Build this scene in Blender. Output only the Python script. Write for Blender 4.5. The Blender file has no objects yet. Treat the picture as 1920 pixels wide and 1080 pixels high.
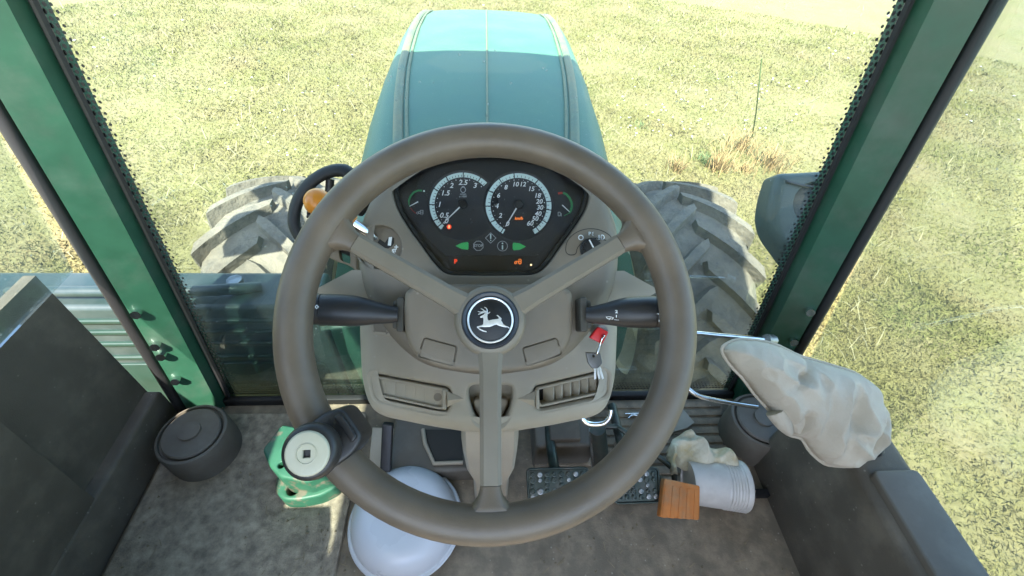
import bpy, bmesh, math, random
import numpy as np
from mathutils import Vector, Matrix, geometry, noise

random.seed(7); np.random.seed(7)
sc = bpy.context.scene
col = sc.collection
R = math.radians

# ------------------------------------------------------------------ camera
F_PX = 850.0                                   # focal length in pixels of the 1920 wide frame
CAM = Vector((-0.005, 0.0, 2.25))
ROT = Matrix.Rotation(R(45), 3, 'X') @ Matrix.Rotation(R(-3.37), 3, 'Y')
cd = bpy.data.cameras.new('camera'); cam = bpy.data.objects.new('camera', cd); col.objects.link(cam)
cam.matrix_world = Matrix.Translation(CAM) @ ROT.to_4x4()
cd.sensor_width = 36; cd.lens = 36 * F_PX / 1920; cd.clip_start = 0.02; cd.clip_end = 500
sc.camera = cam

# ------------------------------------------------------------------ light
SUN_AZ, SUN_EL = R(-163), R(55)                # azimuth clockwise from +Y (forward)
w = bpy.data.worlds.new('World'); sc.world = w; w.use_nodes = True
nt = w.node_tree; bg = nt.nodes['Background']
sky = nt.nodes.new('ShaderNodeTexSky'); sky.sky_type = 'NISHITA'; sky.sun_disc = False
sky.sun_elevation = SUN_EL; sky.sun_rotation = SUN_AZ % (2 * math.pi)
nt.links.new(sky.outputs[0], bg.inputs[0]); bg.inputs[1].default_value = 0.15
sl = bpy.data.lights.new('sun', 'SUN'); so = bpy.data.objects.new('sun', sl); col.objects.link(so)
sl.energy = 4.0; sl.angle = R(0.5); sl.color = (1, 0.95, 0.86)
sd = Vector((math.sin(SUN_AZ) * math.cos(SUN_EL), math.cos(SUN_AZ) * math.cos(SUN_EL), math.sin(SUN_EL)))
so.rotation_euler = sd.to_track_quat('Z', 'Y').to_euler()
vs = sc.view_settings; vs.view_transform = 'Standard'; vs.look = 'None'; vs.gamma = 1; vs.exposure = 2.6
vs.use_curve_mapping = False
sc.cycles.transparent_max_bounces = 16; sc.cycles.max_bounces = 7; sc.cycles.diffuse_bounces = 4; sc.cycles.glossy_bounces = 3
sc.cycles.caustics_reflective = False; sc.cycles.caustics_refractive = False

# ------------------------------------------------------------------ materials
def mat(name, c, rough=0.6, metal=0.0, var=0.0, vscale=30, bump=0.0, bscale=200, c2=None, c2amt=0.5, c2scale=6,
        spec=0.5, emit=None, estr=0, coat=0, c2sharp=0.12, sheen=0, bdist=0.002, specks=0.0):
    m = bpy.data.materials.new(name); m.use_nodes = True
    n = m.node_tree.nodes; l = m.node_tree.links; p = n['Principled BSDF']
    p.inputs['Roughness'].default_value = rough; p.inputs['Metallic'].default_value = metal
    p.inputs['Specular IOR Level'].default_value = spec; p.inputs['Coat Weight'].default_value = coat
    p.inputs['Sheen Weight'].default_value = sheen
    p.inputs['Base Color'].default_value = (*c, 1)
    tc = n.new('ShaderNodeTexCoord')
    out = None
    if c2 is not None:
        t = n.new('ShaderNodeTexNoise'); t.inputs['Scale'].default_value = c2scale; t.inputs['Detail'].default_value = 8
        t.inputs['Roughness'].default_value = 0.65
        l.new(tc.outputs['Object'], t.inputs['Vector'])
        r = n.new('ShaderNodeMapRange'); r.inputs[1].default_value = 1 - c2amt - c2sharp; r.inputs[2].default_value = 1 - c2amt + c2sharp
        l.new(t.outputs['Fac'], r.inputs[0])
        mx = n.new('ShaderNodeMix'); mx.data_type = 'RGBA'
        mx.inputs[6].default_value = (*c, 1); mx.inputs[7].default_value = (*c2, 1)
        l.new(r.outputs[0], mx.inputs[0]); out = mx.outputs[2]
    if var:
        t = n.new('ShaderNodeTexNoise'); t.inputs['Scale'].default_value = vscale; t.inputs['Detail'].default_value = 6
        l.new(tc.outputs['Object'], t.inputs['Vector'])
        r = n.new('ShaderNodeMapRange'); r.inputs[1].default_value = 0.25; r.inputs[2].default_value = 0.75
        r.inputs[3].default_value = 1 - var; r.inputs[4].default_value = 1 + var
        l.new(t.outputs['Fac'], r.inputs[0])
        mu = n.new('ShaderNodeMix'); mu.data_type = 'RGBA'; mu.blend_type = 'MULTIPLY'; mu.inputs[0].default_value = 1
        if out: l.new(out, mu.inputs[6])
        else: mu.inputs[6].default_value = (*c, 1)
        l.new(r.outputs[0], mu.inputs[7]); out = mu.outputs[2]
        rr = n.new('ShaderNodeMapRange'); rr.inputs[3].default_value = max(0, rough - 0.12); rr.inputs[4].default_value = min(1, rough + 0.12)
        l.new(t.outputs['Fac'], rr.inputs[0]); l.new(rr.outputs[0], p.inputs['Roughness'])
    if specks:                                             # sparse pale dust specks and flecks
        v = n.new('ShaderNodeTexVoronoi'); v.inputs['Scale'].default_value = 95; l.new(tc.outputs['Object'], v.inputs['Vector'])
        vr = n.new('ShaderNodeMapRange'); vr.inputs[1].default_value = 0.10; vr.inputs[2].default_value = 0.2; vr.inputs[3].default_value = specks; vr.inputs[4].default_value = 0.0
        l.new(v.outputs['Distance'], vr.inputs[0])
        gt = n.new('ShaderNodeMath'); gt.operation = 'GREATER_THAN'; gt.inputs[1].default_value = 0.78; l.new(v.outputs['Color'], gt.inputs[0])
        mm = n.new('ShaderNodeMath'); mm.operation = 'MULTIPLY'; l.new(vr.outputs[0], mm.inputs[0]); l.new(gt.outputs[0], mm.inputs[1])
        ms = n.new('ShaderNodeMix'); ms.data_type = 'RGBA'; ms.inputs[7].default_value = (0.5, 0.46, 0.37, 1)
        if out: l.new(out, ms.inputs[6])
        else: ms.inputs[6].default_value = (*c, 1)
        l.new(mm.outputs[0], ms.inputs[0]); out = ms.outputs[2]
    if out: l.new(out, p.inputs['Base Color'])
    if bump:
        t = n.new('ShaderNodeTexNoise'); t.inputs['Scale'].default_value = bscale; t.inputs['Detail'].default_value = 3
        l.new(tc.outputs['Object'], t.inputs['Vector'])
        b = n.new('ShaderNodeBump'); b.inputs['Strength'].default_value = bump; b.inputs['Distance'].default_value = bdist
        l.new(t.outputs['Fac'], b.inputs['Height']); l.new(b.outputs[0], p.inputs['Normal'])
    if emit:
        p.inputs['Emission Color'].default_value = (*emit, 1); p.inputs['Emission Strength'].default_value = estr
    return m

def glass(name, tint, dust=0.07, dcol=(0.38, 0.45, 0.42)):
    m = bpy.data.materials.new(name); m.use_nodes = True
    n = m.node_tree.nodes; l = m.node_tree.links; n.remove(n['Principled BSDF'])
    o = n['Material Output']
    tr = n.new('ShaderNodeBsdfTransparent'); tr.inputs[0].default_value = (*tint, 1)
    gl = n.new('ShaderNodeBsdfGlossy'); gl.inputs['Roughness'].default_value = 0.02
    fr = n.new('ShaderNodeFresnel'); fr.inputs[0].default_value = 1.45
    hf = n.new('ShaderNodeMath'); hf.operation = 'MULTIPLY'; hf.inputs[1].default_value = 0.35
    l.new(fr.outputs[0], hf.inputs[0])
    df = n.new('ShaderNodeBsdfTranslucent'); df.inputs[0].default_value = (*dcol, 1)
    d2 = n.new('ShaderNodeBsdfDiffuse'); d2.inputs[0].default_value = (*dcol, 1)
    ad = n.new('ShaderNodeMixShader'); l.new(df.outputs[0], ad.inputs[1]); l.new(d2.outputs[0], ad.inputs[2])
    tc = n.new('ShaderNodeTexCoord'); t = n.new('ShaderNodeTexNoise'); t.inputs['Scale'].default_value = 7; t.inputs['Detail'].default_value = 10
    t.inputs['Roughness'].default_value = 0.7
    l.new(tc.outputs['Object'], t.inputs['Vector'])
    r = n.new('ShaderNodeMapRange'); r.inputs[1].default_value = 0.3; r.inputs[2].default_value = 0.75
    r.inputs[3].default_value = dust * 0.4; r.inputs[4].default_value = dust * 1.7
    l.new(t.outputs['Fac'], r.inputs[0])
    v = n.new('ShaderNodeTexVoronoi'); v.inputs['Scale'].default_value = 55; l.new(tc.outputs['Object'], v.inputs['Vector'])
    vr = n.new('ShaderNodeMapRange'); vr.inputs[1].default_value = 0.07; vr.inputs[2].default_value = 0.14
    vr.inputs[3].default_value = 0.4; vr.inputs[4].default_value = 0.0
    l.new(v.outputs['Distance'], vr.inputs[0])
    wn = n.new('ShaderNodeMath'); wn.operation = 'GREATER_THAN'; wn.inputs[1].default_value = 0.72
    l.new(v.outputs['Color'], wn.inputs[0])
    mm = n.new('ShaderNodeMath'); mm.operation = 'MULTIPLY'; l.new(vr.outputs[0], mm.inputs[0]); l.new(wn.outputs[0], mm.inputs[1])
    sm = n.new('ShaderNodeMath'); sm.operation = 'ADD'; l.new(r.outputs[0], sm.inputs[0]); l.new(mm.outputs[0], sm.inputs[1])
    m1 = n.new('ShaderNodeMixShader'); l.new(sm.outputs[0], m1.inputs[0]); l.new(tr.outputs[0], m1.inputs[1]); l.new(ad.outputs[0], m1.inputs[2])
    m2 = n.new('ShaderNodeMixShader'); l.new(hf.outputs[0], m2.inputs[0]); l.new(m1.outputs[0], m2.inputs[1]); l.new(gl.outputs[0], m2.inputs[2])
    l.new(m2.outputs[0], o.inputs[0])
    return m

def stripes_dust(name, c, dustc, amt):
    return mat(name, c, 0.35, c2=dustc, c2amt=amt, c2scale=5, var=0.12, vscale=60, coat=0.15)

M = dict(
    rim=mat('wheel_plastic', (0.126, 0.098, 0.068), 0.44, var=0.2, vscale=22, bump=0.16, bscale=1300, c2=(0.152, 0.112, 0.074), c2amt=0.45, c2scale=5),
    spoke=mat('spoke_plastic', (0.188, 0.157, 0.112), 0.5, var=0.14, vscale=18, bump=0.12, bscale=900, c2=(0.2, 0.157, 0.106), c2amt=0.38, c2scale=12),
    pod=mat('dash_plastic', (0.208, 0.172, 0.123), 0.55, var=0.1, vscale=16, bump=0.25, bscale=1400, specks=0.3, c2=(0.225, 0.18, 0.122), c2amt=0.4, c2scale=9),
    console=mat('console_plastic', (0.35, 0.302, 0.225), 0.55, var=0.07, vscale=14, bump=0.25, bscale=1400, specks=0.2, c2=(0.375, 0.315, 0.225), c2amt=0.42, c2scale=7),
    groove=mat('groove_shadow_gap', (0.03, 0.027, 0.022), 0.8),  # near-black tone stands in for shade inside slots, recesses and openings
    black=mat('instrument_black', (0.014, 0.014, 0.0145), 0.42, var=0.35, vscale=40, c2=(0.03, 0.03, 0.027), c2amt=0.42, c2scale=14),
    bezel=mat('bezel_black', (0.02, 0.02, 0.016), 0.5, var=0.3, vscale=60, c2=(0.05, 0.048, 0.036), c2amt=0.36, c2scale=30),
    dial=mat('dial_black', (0.022, 0.023, 0.024), 0.6),
    white=mat('print_white', (0.8, 0.82, 0.78), 0.6),
    band=mat('gauge_band', (0.62, 0.76, 0.7), 0.6),
    needle=mat('needle_white', (0.72, 0.72, 0.68), 0.5),
    grey_print=mat('print_grey', (0.4, 0.42, 0.41), 0.6),
    green_print=mat('print_green', (0.03, 0.2, 0.07), 0.5),
    arrow=mat('arrow_green', (0.04, 0.3, 0.09), 0.5, emit=(0.03, 0.4, 0.1), estr=0.05),
    red_print=mat('print_red', (0.3, 0.03, 0.02), 0.5),
    lamp_o=mat('lamp_orange', (0.6, 0.14, 0.02), 0.5, emit=(1, 0.25, 0.05), estr=0.14),
    lamp_r=mat('lamp_red', (0.5, 0.04, 0.01), 0.5, emit=(1, 0.08, 0.02), estr=0.14),
    lamp_y=mat('lamp_yellow', (0.8, 0.6, 0.3), 0.5, emit=(1, 0.75, 0.35), estr=0.3),
    blackp=mat('black_plastic', (0.022, 0.0205, 0.019), 0.42, var=0.2, vscale=50, bump=0.1, bscale=900),
    stalk=mat('stalk_plastic', (0.024, 0.0235, 0.0235), 0.42, var=0.12, vscale=50, bump=0.12, bscale=1500),
    gaiter=mat('stalk_socket', (0.07, 0.065, 0.05), 0.7, var=0.15),
    chrome=mat('chrome', (0.75, 0.76, 0.76), 0.16, 1.0, var=0.1, vscale=80),
    silver=mat('silver_emblem', (0.85, 0.85, 0.82), 0.35, 0.6, var=0.1, vscale=200),
    emblem=mat('emblem_black', (0.008, 0.008, 0.009), 0.3, bump=0.3, bscale=1800),
    ringdark=mat('hub_ring', (0.03, 0.033, 0.04), 0.4, var=0.1),
    orange=mat('orange_knob', (0.72, 0.26, 0.03), 0.35, var=0.1, vscale=30),
    hood=mat('green_paint', (0.055, 0.155, 0.11), 0.55, var=0.12, vscale=7, specks=0.3, spec=0.3, c2=(0.09, 0.16, 0.1), c2amt=0.42, c2scale=3.5, coat=0.0, c2sharp=0.3),
    hood_stripe=mat('dusty_ridge', (0.09, 0.15, 0.095), 0.6, c2=(0.2, 0.18, 0.09), c2amt=0.5, c2scale=9, var=0.15, vscale=60, c2sharp=0.2),
    seam=mat('hood_seam', (0.15, 0.17, 0.1), 0.7, var=0.2, vscale=80),
    green=mat('green_metal', (0.007, 0.03, 0.021), 0.5, var=0.12, vscale=20, c2=(0.016, 0.036, 0.027), c2amt=0.42, c2scale=8),
    tank_top=mat('tank_metal', (0.015, 0.032, 0.03), 0.4, var=0.12, vscale=20, c2=(0.04, 0.055, 0.052), c2amt=0.45, c2scale=7),  # dark grey-teal has shade and sky reflection put into it
    pillar=mat('pillar_green', (0.022, 0.085, 0.048), 0.45, var=0.15, vscale=30, c2=(0.06, 0.1, 0.07), c2amt=0.42, c2scale=9),
    rubber=mat('tyre_dusty', (0.205, 0.18, 0.138), 0.95, var=0.3, vscale=9, bump=0.9, bscale=34, bdist=0.012, c2=(0.085, 0.08, 0.068), c2amt=0.47, c2scale=9, spec=0.2),
    lug=mat('tyre_lug', (0.19, 0.166, 0.127), 0.95, var=0.3, vscale=11, bump=0.9, bscale=38, bdist=0.010, c2=(0.075, 0.07, 0.06), c2amt=0.46, c2scale=11, spec=0.2),
    seal=mat('rubber_seal', (0.012, 0.012, 0.012), 0.6),
    frit=mat('frit_black', (0.01, 0.01, 0.01), 0.5),
    floor=mat('floor_rubber', (0.2, 0.165, 0.117), 0.8, var=0.25, vscale=14, bump=0.4, bscale=300, c2=(0.29, 0.235, 0.162), c2amt=0.46, c2scale=28, specks=0.5),
    matl=mat('mat_textile', (0.38, 0.315, 0.225), 0.95, var=0.35, vscale=45, bump=0.9, bscale=350, c2=(0.24, 0.2, 0.147), c2amt=0.47, c2scale=60, specks=0.4),
    darkmetal=mat('dark_metal', (0.05, 0.064, 0.054), 0.4, 0.6, var=0.25, vscale=40, c2=(0.1, 0.09, 0.075), c2amt=0.4, c2scale=30),
    steel=mat('worn_steel', (0.32, 0.33, 0.32), 0.42, 0.85, var=0.3, vscale=60, c2=(0.12, 0.11, 0.1), c2amt=0.4, c2scale=25),
    trim=mat('cab_trim', (0.1, 0.084, 0.061), 0.7, var=0.2, vscale=16, bump=0.4, bscale=700, specks=0.25, c2=(0.15, 0.125, 0.09), c2amt=0.4, c2scale=8),
    liner=mat('roof_liner', (0.5, 0.49, 0.45), 0.9, var=0.06, vscale=8),
    grey=mat('grey_rubber_cover', (0.12, 0.104, 0.08), 0.6, var=0.15, vscale=14, c2=(0.16, 0.145, 0.12), c2amt=0.4, c2scale=10),
    cloth=mat('pale_cloth', (0.52, 0.455, 0.355), 0.9, var=0.14, vscale=7, bump=0.5, bscale=380, c2=(0.4, 0.335, 0.24), c2amt=0.42, c2scale=5, c2sharp=0.25),
    cream=mat('cream_plastic', (0.5, 0.47, 0.34), 0.35, var=0.08, vscale=25, c2=(0.43, 0.4, 0.28), c2amt=0.4, c2scale=20),
    bracket=mat('chipped_green_paint', (0.035, 0.135, 0.078), 0.5, var=0.15, vscale=30, c2=(0.17, 0.15, 0.105), c2amt=0.42, c2scale=24, c2sharp=0.04),
    bowl=mat('pale_blue_plastic', (0.66, 0.68, 0.7), 0.28, var=0.06, vscale=9),
    cup=mat('cup_plastic', (0.58, 0.555, 0.51), 0.35, var=0.1, vscale=30, c2=(0.48, 0.455, 0.41), c2amt=0.4, c2scale=14),
    tissue=mat('paper_tissue', (0.66, 0.62, 0.48), 0.95, var=0.08, vscale=30, bump=0.6, bscale=150, c2=(0.46, 0.36, 0.16), c2amt=0.42, c2scale=16),
    paper=mat('beige_card', (0.36, 0.33, 0.27), 0.85, var=0.12, vscale=20),
    wood=mat('orange_pad', (0.5, 0.17, 0.035), 0.7, var=0.2, vscale=30, c2=(0.36, 0.2, 0.09), c2amt=0.42, c2scale=26),
    red=mat('red_tag', (0.65, 0.02, 0.02), 0.4, var=0.1),
    lampgrey=mat('lamp_housing', (0.02, 0.036, 0.03), 0.5, var=0.15, vscale=12, c2=(0.055, 0.075, 0.062), c2amt=0.5, c2scale=7, c2sharp=0.25),
    lampdark=mat('lamp_recess', (0.02, 0.026, 0.028), 0.4),
    glass=glass('dusty_tinted_glass', (0.89, 0.955, 0.935), 0.034),
    lens=glass('clear_lens', (0.98, 0.98, 0.98), 0.012, (0.3, 0.3, 0.27)),
    soil=mat('grass_soil', (0.152, 0.138, 0.05), 1.0, var=0.22, vscale=28, bump=0.5, bscale=60, bdist=0.01, c2=(0.185, 0.147, 0.073), c2amt=0.42, c2scale=1.6, c2sharp=0.2),
    straw=mat('dry_straw', (0.28, 0.185, 0.08), 0.9, var=0.3, vscale=7),
    weed=mat('weed_leaf', (0.09, 0.13, 0.045), 0.8, var=0.2, vscale=20),
    keyhead=mat('key_head_metal', (0.16, 0.155, 0.14), 0.4, 0.5, var=0.2),
    dirt=mat('floor_dirt', (0.26, 0.21, 0.13), 0.95, var=0.3, vscale=60),
    palestraw=mat('pale_straw', (0.22, 0.195, 0.105), 0.9, var=0.2, vscale=3),
    flower=mat('white_petals', (0.4, 0.4, 0.36), 0.8),
)
def grass_mat():
    m = bpy.data.materials.new('grass_blades'); m.use_nodes = True
    n = m.node_tree.nodes; l = m.node_tree.links; p = n['Principled BSDF']
    p.inputs['Roughness'].default_value = 0.75; p.inputs['Specular IOR Level'].default_value = 0.25
    tc = n.new('ShaderNodeTexCoord')
    t = n.new('ShaderNodeTexNoise'); t.inputs['Scale'].default_value = 1.3; t.inputs['Detail'].default_value = 6; l.new(tc.outputs['Object'], t.inputs['Vector'])
    r = n.new('ShaderNodeValToRGB'); e = r.color_ramp.elements
    e[0].position = 0.3; e[0].color = (0.115, 0.122, 0.037, 1); e[1].position = 0.74; e[1].color = (0.2, 0.155, 0.078, 1)
    x = e.new(0.5); x.color = (0.155, 0.142, 0.049, 1)
    l.new(t.outputs['Fac'], r.inputs[0])
    a = n.new('ShaderNodeAttribute'); a.attribute_name = 'tone'
    mu = n.new('ShaderNodeMix'); mu.data_type = 'RGBA'; mu.blend_type = 'MULTIPLY'; mu.inputs[0].default_value = 1
    l.new(r.outputs[0], mu.inputs[6]); l.new(a.outputs['Fac'], mu.inputs[7])
    l.new(mu.outputs[2], p.inputs['Base Color'])
    ge = n.new('ShaderNodeNewGeometry'); vm = n.new('ShaderNodeVectorMath'); vm.operation = 'MULTIPLY_ADD'
    vm.inputs[1].default_value = (0.25, 0.25, 0.25); vm.inputs[2].default_value = (0, 0, 0.75)
    l.new(ge.outputs['Normal'], vm.inputs[0]); nn = n.new('ShaderNodeVectorMath'); nn.operation = 'NORMALIZE'
    l.new(vm.outputs[0], nn.inputs[0]); l.new(nn.outputs[0], p.inputs['Normal'])
    return m
M['grass'] = grass_mat()

# ------------------------------------------------------------------ helpers
def ray(x, y): return ROT @ Vector(((x - 960) / F_PX, (540 - y) / F_PX, -1))
def atd(x, y, d): return CAM + ray(x, y) * d
def hit(x, y, p0, n):
    d = ray(x, y); return CAM + d * (n.dot(p0 - CAM) / n.dot(d))
def hz(x, y, z): return hit(x, y, Vector((0, 0, z)), Vector((0, 0, 1)))
def hy(x, y, yy): return hit(x, y, Vector((0, yy, 0)), Vector((0, 1, 0)))

class Frame:
    def __init__(s, o, el, spin=0.0, az=0.0):
        s.o = o; s.n = Vector((0, -math.cos(R(el)), math.sin(R(el))))
        s.u = Vector((1, 0, 0)); s.v = s.n.cross(s.u)
        if az:
            q = Matrix.Rotation(R(az), 3, s.v); s.u = q @ s.u; s.n = q @ s.n
        if spin:
            q = Matrix.Rotation(R(spin), 3, s.n); s.u = q @ s.u; s.v = q @ s.v
    def w(s, a, b, c=0): return s.o + s.u * a + s.v * b + s.n * c
    def px(s, x, y, c=0):
        p = hit(x, y, s.o + s.n * c, s.n) - s.o
        return (p.dot(s.u), p.dot(s.v))
    def pxs(s, pts, c=0): return [s.px(x, y, c) for x, y in pts]
    def sub(s, a, b, c=0):
        f = Frame.__new__(Frame); f.o = s.w(a, b, c); f.u, f.v, f.n = s.u.copy(), s.v.copy(), s.n.copy(); return f
class Flat(Frame):                                  # horizontal frame, a = x, b = y
    def __init__(s, o, rot=0.0):
        s.o = Vector(o); s.n = Vector((0, 0, 1)); s.u = Vector((math.cos(rot), math.sin(rot), 0)); s.v = s.n.cross(s.u)

def link(name, me, m, parent=None, smooth=38):
    if m is not None: me.materials.append(m)
    if smooth:
        me.polygons.foreach_set('use_smooth', [True] * len(me.polygons)); me.set_sharp_from_angle(angle=R(smooth))
    o = bpy.data.objects.new(name, me); col.objects.link(o)
    if parent is not None: attach(o, parent)
    return o
def attach(o, parent):
    o.parent = parent
    o.matrix_parent_inverse = Matrix.Translation(-root_loc(parent))
def root_loc(p):
    l = Vector(p.location)
    return l
def fix(bm):
    bmesh.ops.recalc_face_normals(bm, faces=bm.faces)
def mesh(name, verts, faces, m, parent=None, smooth=38, recalc=True):
    me = bpy.data.meshes.new(name); me.from_pydata([tuple(v) for v in verts], [], faces)
    if recalc:
        bm = bmesh.new(); bm.from_mesh(me); fix(bm); bm.to_mesh(me); bm.free()
    me.update()
    return link(name, me, m, parent, smooth)
def thing(name, label, cat, loc, group=None):
    o = bpy.data.objects.new(name, None); o.location = loc; col.objects.link(o)
    o.empty_display_size = 0.05
    return tag(o, label, cat, group)
def tag(o, label, cat=None, group=None, kind=None):
    if label: o['label'] = label
    if cat: o['category'] = cat
    if group: o['group'] = group
    if kind: o['kind'] = kind
    return o
def area(p): return 0.5 * sum(p[i][0] * p[(i + 1) % len(p)][1] - p[(i + 1) % len(p)][0] * p[i][1] for i in range(len(p)))
def ccw(p): return list(p) if area(p) > 0 else list(reversed(p))
def offset(p, d):
    n = len(p); out = []
    for i in range(n):
        a = Vector(p[i - 1]); b = Vector(p[i]); c = Vector(p[(i + 1) % n])
        e1 = (b - a); e2 = (c - b)
        if e1.length < 1e-9 or e2.length < 1e-9: out.append(tuple(b)); continue
        e1.normalize(); e2.normalize()
        n1 = Vector((-e1.y, e1.x)); n2 = Vector((-e2.y, e2.x)); m = n1 + n2
        if m.length < 1e-6: m = n1
        m.normalize(); k = min(1.6, 1 / max(0.3, m.dot(n1)))
        out.append(tuple(b + m * d * k))
    return out
def spline(p, n=8, closed=True):
    out = []; L = len(p); P = [Vector(q) for q in p]
    rng = range(L) if closed else range(L - 1)
    for i in rng:
        if closed: a, b, c, d = P[i - 1], P[i], P[(i + 1) % L], P[(i + 2) % L]
        else: a, b, c, d = P[max(i - 1, 0)], P[i], P[i + 1], P[min(i + 2, L - 1)]
        for k in range(n):
            t = k / n
            out.append(0.5 * ((2 * b) + (c - a) * t + (2 * a - 5 * b + 4 * c - d) * t * t + (3 * b - a - 3 * c + d) * t ** 3))
    if not closed: out.append(P[-1].copy())
    return out
def rounded(p, r, seg=5):
    out = []; n = len(p)
    for i in range(n):
        a, b, c = Vector(p[i - 1]), Vector(p[i]), Vector(p[(i + 1) % n])
        l1 = (a - b).length; l2 = (c - b).length; rr = min(r if not isinstance(r, (list, tuple)) else r[i], l1 * 0.48, l2 * 0.48)
        s = b + (a - b).normalized() * rr; e = b + (c - b).normalized() * rr
        for k in range(seg + 1):
            t = k / seg
            out.append(tuple((1 - t) ** 2 * s + 2 * t * (1 - t) * b + t * t * e))
    return out
def circle(cx, cy, r, n=32, ry=None):
    ry = ry or r
    return [(cx + r * math.cos(2 * math.pi * k / n), cy + ry * math.sin(2 * math.pi * k / n)) for k in range(n)]

def inpoly(P, x, y):
    c = False; n = len(P)
    for i in range(n):
        a, b = P[i], P[i - 1]
        if (a[1] > y) != (b[1] > y) and x < (b[0] - a[0]) * (y - a[1]) / (b[1] - a[1]) + a[0]: c = not c
    return c
def plate(name, F, outer, m, parent=None, top=0.0, thick=0.01, bev=0.002, holes=(), bseg=3, smooth=38, warp=None, bottom=True):
    """slab with a rounded rim; holes = (pts, depth, bev): recesses with a floor of their own (depth None: open)"""
    V = []; Fc = []
    def ring(pts, z):
        s = len(V); V.extend([(x, y, z) for x, y in pts]); return list(range(s, s + len(pts)))
    def strip(a, b):
        n = len(a)
        for i in range(n): Fc.append((a[i], a[(i + 1) % n], b[(i + 1) % n], b[i]))
    o = ccw(outer); rings = [ring(o, top - thick)]
    for k in range(bseg + 1):
        t = k / bseg * math.pi / 2
        rings.append(ring(offset(o, bev * (1 - math.cos(t))), top - bev + bev * math.sin(t)))
    for a, b in zip(rings, rings[1:]): strip(a, b)
    if bottom: Fc.append(tuple(reversed(rings[0])))
    loops = [rings[-1]]
    for h in holes:
        hp, hd, hb = h
        hp = ccw(hp); dd = thick if hd is None else hd
        hr = [ring(hp, top - dd)]
        for k in range(bseg + 1):
            t = k / bseg * math.pi / 2
            hr.append(ring(offset(hp, -hb * (1 - math.cos(t))), top - hb + hb * math.sin(t)))
        for a, b in zip(hr, hr[1:]): strip(b, a)
        if hd is not None: Fc.append(tuple(hr[0]))
        loops.append(hr[-1])
    flat = [i for L in loops for i in L]
    ed = []; b = 0
    for L in loops:
        ed += [(b + i, b + (i + 1) % len(L)) for i in range(len(L))]; b += len(L)
    cv, _, cf, ov, _, _ = geometry.delaunay_2d_cdt([Vector(V[i][:2]) for i in flat], ed, [], 0, 1e-7)
    zz = V[flat[0]][2]; mp = []
    for p, q in zip(cv, ov):
        if q: mp.append(flat[q[0]])
        else: mp.append(len(V)); V.append((p.x, p.y, zz))
    polys = [[V[i] for i in L] for L in loops]
    for f in cf:
        cx = sum(cv[i].x for i in f) / len(f); cy = sum(cv[i].y for i in f) / len(f)
        if inpoly(polys[0], cx, cy) and not any(inpoly(h, cx, cy) for h in polys[1:]):
            t = tuple(mp[i] for i in f)
            if len(set(t)) == len(t): Fc.append(t)
    if warp: V = [(x, y, z + warp(x, y)) for x, y, z in V]
    return mesh(name, [F.w(*v) for v in V], Fc, m, parent, smooth)

def box(name, F, a0, a1, b0, b1, c0, c1, m, parent=None, bev=0.004, r=0.0):
    p = [(a0, b0), (a1, b0), (a1, b1), (a0, b1)]
    if r: p = rounded(p, r)
    return plate(name, F, p, m, parent, top=c1, thick=c1 - c0, bev=bev)
def tube(name, pts, rad, m, parent=None, n=12, res=6, caps=True, flat=1.0, up=None, closed=False, smooth=50):
    P = [Vector(p) for p in pts]
    if not isinstance(rad, (list, tuple)): rad = [rad] * len(P)
    if res > 1:
        Q = spline([(*p, r) for p, r in zip(P, rad)] if False else P, res, closed)
        rr = spline([Vector((r, 0, 0)) for r in rad], res, closed); rad = [max(1e-5, v.x) for v in rr]; P = Q
    V = []; Fc = []; prev = None; L = len(P)
    for i in range(L):
        if closed: t = P[(i + 1) % L] - P[i - 1]
        else: t = P[min(i + 1, L - 1)] - P[max(i - 1, 0)]
        t.normalize()
        if prev is None:
            ref = up or (Vector((0, 0, 1)) if abs(t.z) < 0.9 else Vector((1, 0, 0)))
            a = (ref - t * ref.dot(t)).normalized()
        else:
            a = (prev - t * prev.dot(t)).normalized()
        prev = a; b = t.cross(a)
        for k in range(n):
            th = 2 * math.pi * k / n
            V.append(P[i] + (a * math.cos(th) * flat + b * math.sin(th)) * rad[i])
    for i in range(L if closed else L - 1):
        j = (i + 1) % L
        for k in range(n):
            Fc.append((i * n + k, i * n + (k + 1) % n, j * n + (k + 1) % n, j * n + k))
    if caps and not closed:
        Fc.append(tuple(range(n))[::-1]); Fc.append(tuple((L - 1) * n + k for k in range(n)))
    return mesh(name, V, Fc, m, parent, smooth)
def lathe(name, F, prof, m, parent=None, n=36, smooth=40, closed_ends=True):
    """prof = (radius, height) along F.n"""
    V = []; Fc = []
    for r, c in prof:
        for k in range(n):
            t = 2 * math.pi * k / n; V.append(F.w(r * math.cos(t), r * math.sin(t), c))
    for i in range(len(prof) - 1):
        for k in range(n): Fc.append((i * n + k, i * n + (k + 1) % n, (i + 1) * n + (k + 1) % n, (i + 1) * n + k))
    if closed_ends:
        if prof[0][0] > 1e-6: Fc.append(tuple(range(n))[::-1])
        if prof[-1][0] > 1e-6: Fc.append(tuple((len(prof) - 1) * n + k for k in range(n)))
    return mesh(name, V, Fc, m, parent, smooth)
def loft(name, rings, m, parent=None, smooth=50, caps=True):
    n = len(rings[0]); V = [v for r in rings for v in r]; Fc = []
    for i in range(len(rings) - 1):
        for k in range(n): Fc.append((i * n + k, i * n + (k + 1) % n, (i + 1) * n + (k + 1) % n, (i + 1) * n + k))
    if caps: Fc.append(tuple(range(n))[::-1]); Fc.append(tuple((len(rings) - 1) * n + k for k in range(n)))
    return mesh(name, V, Fc, m, parent, smooth)
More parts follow.
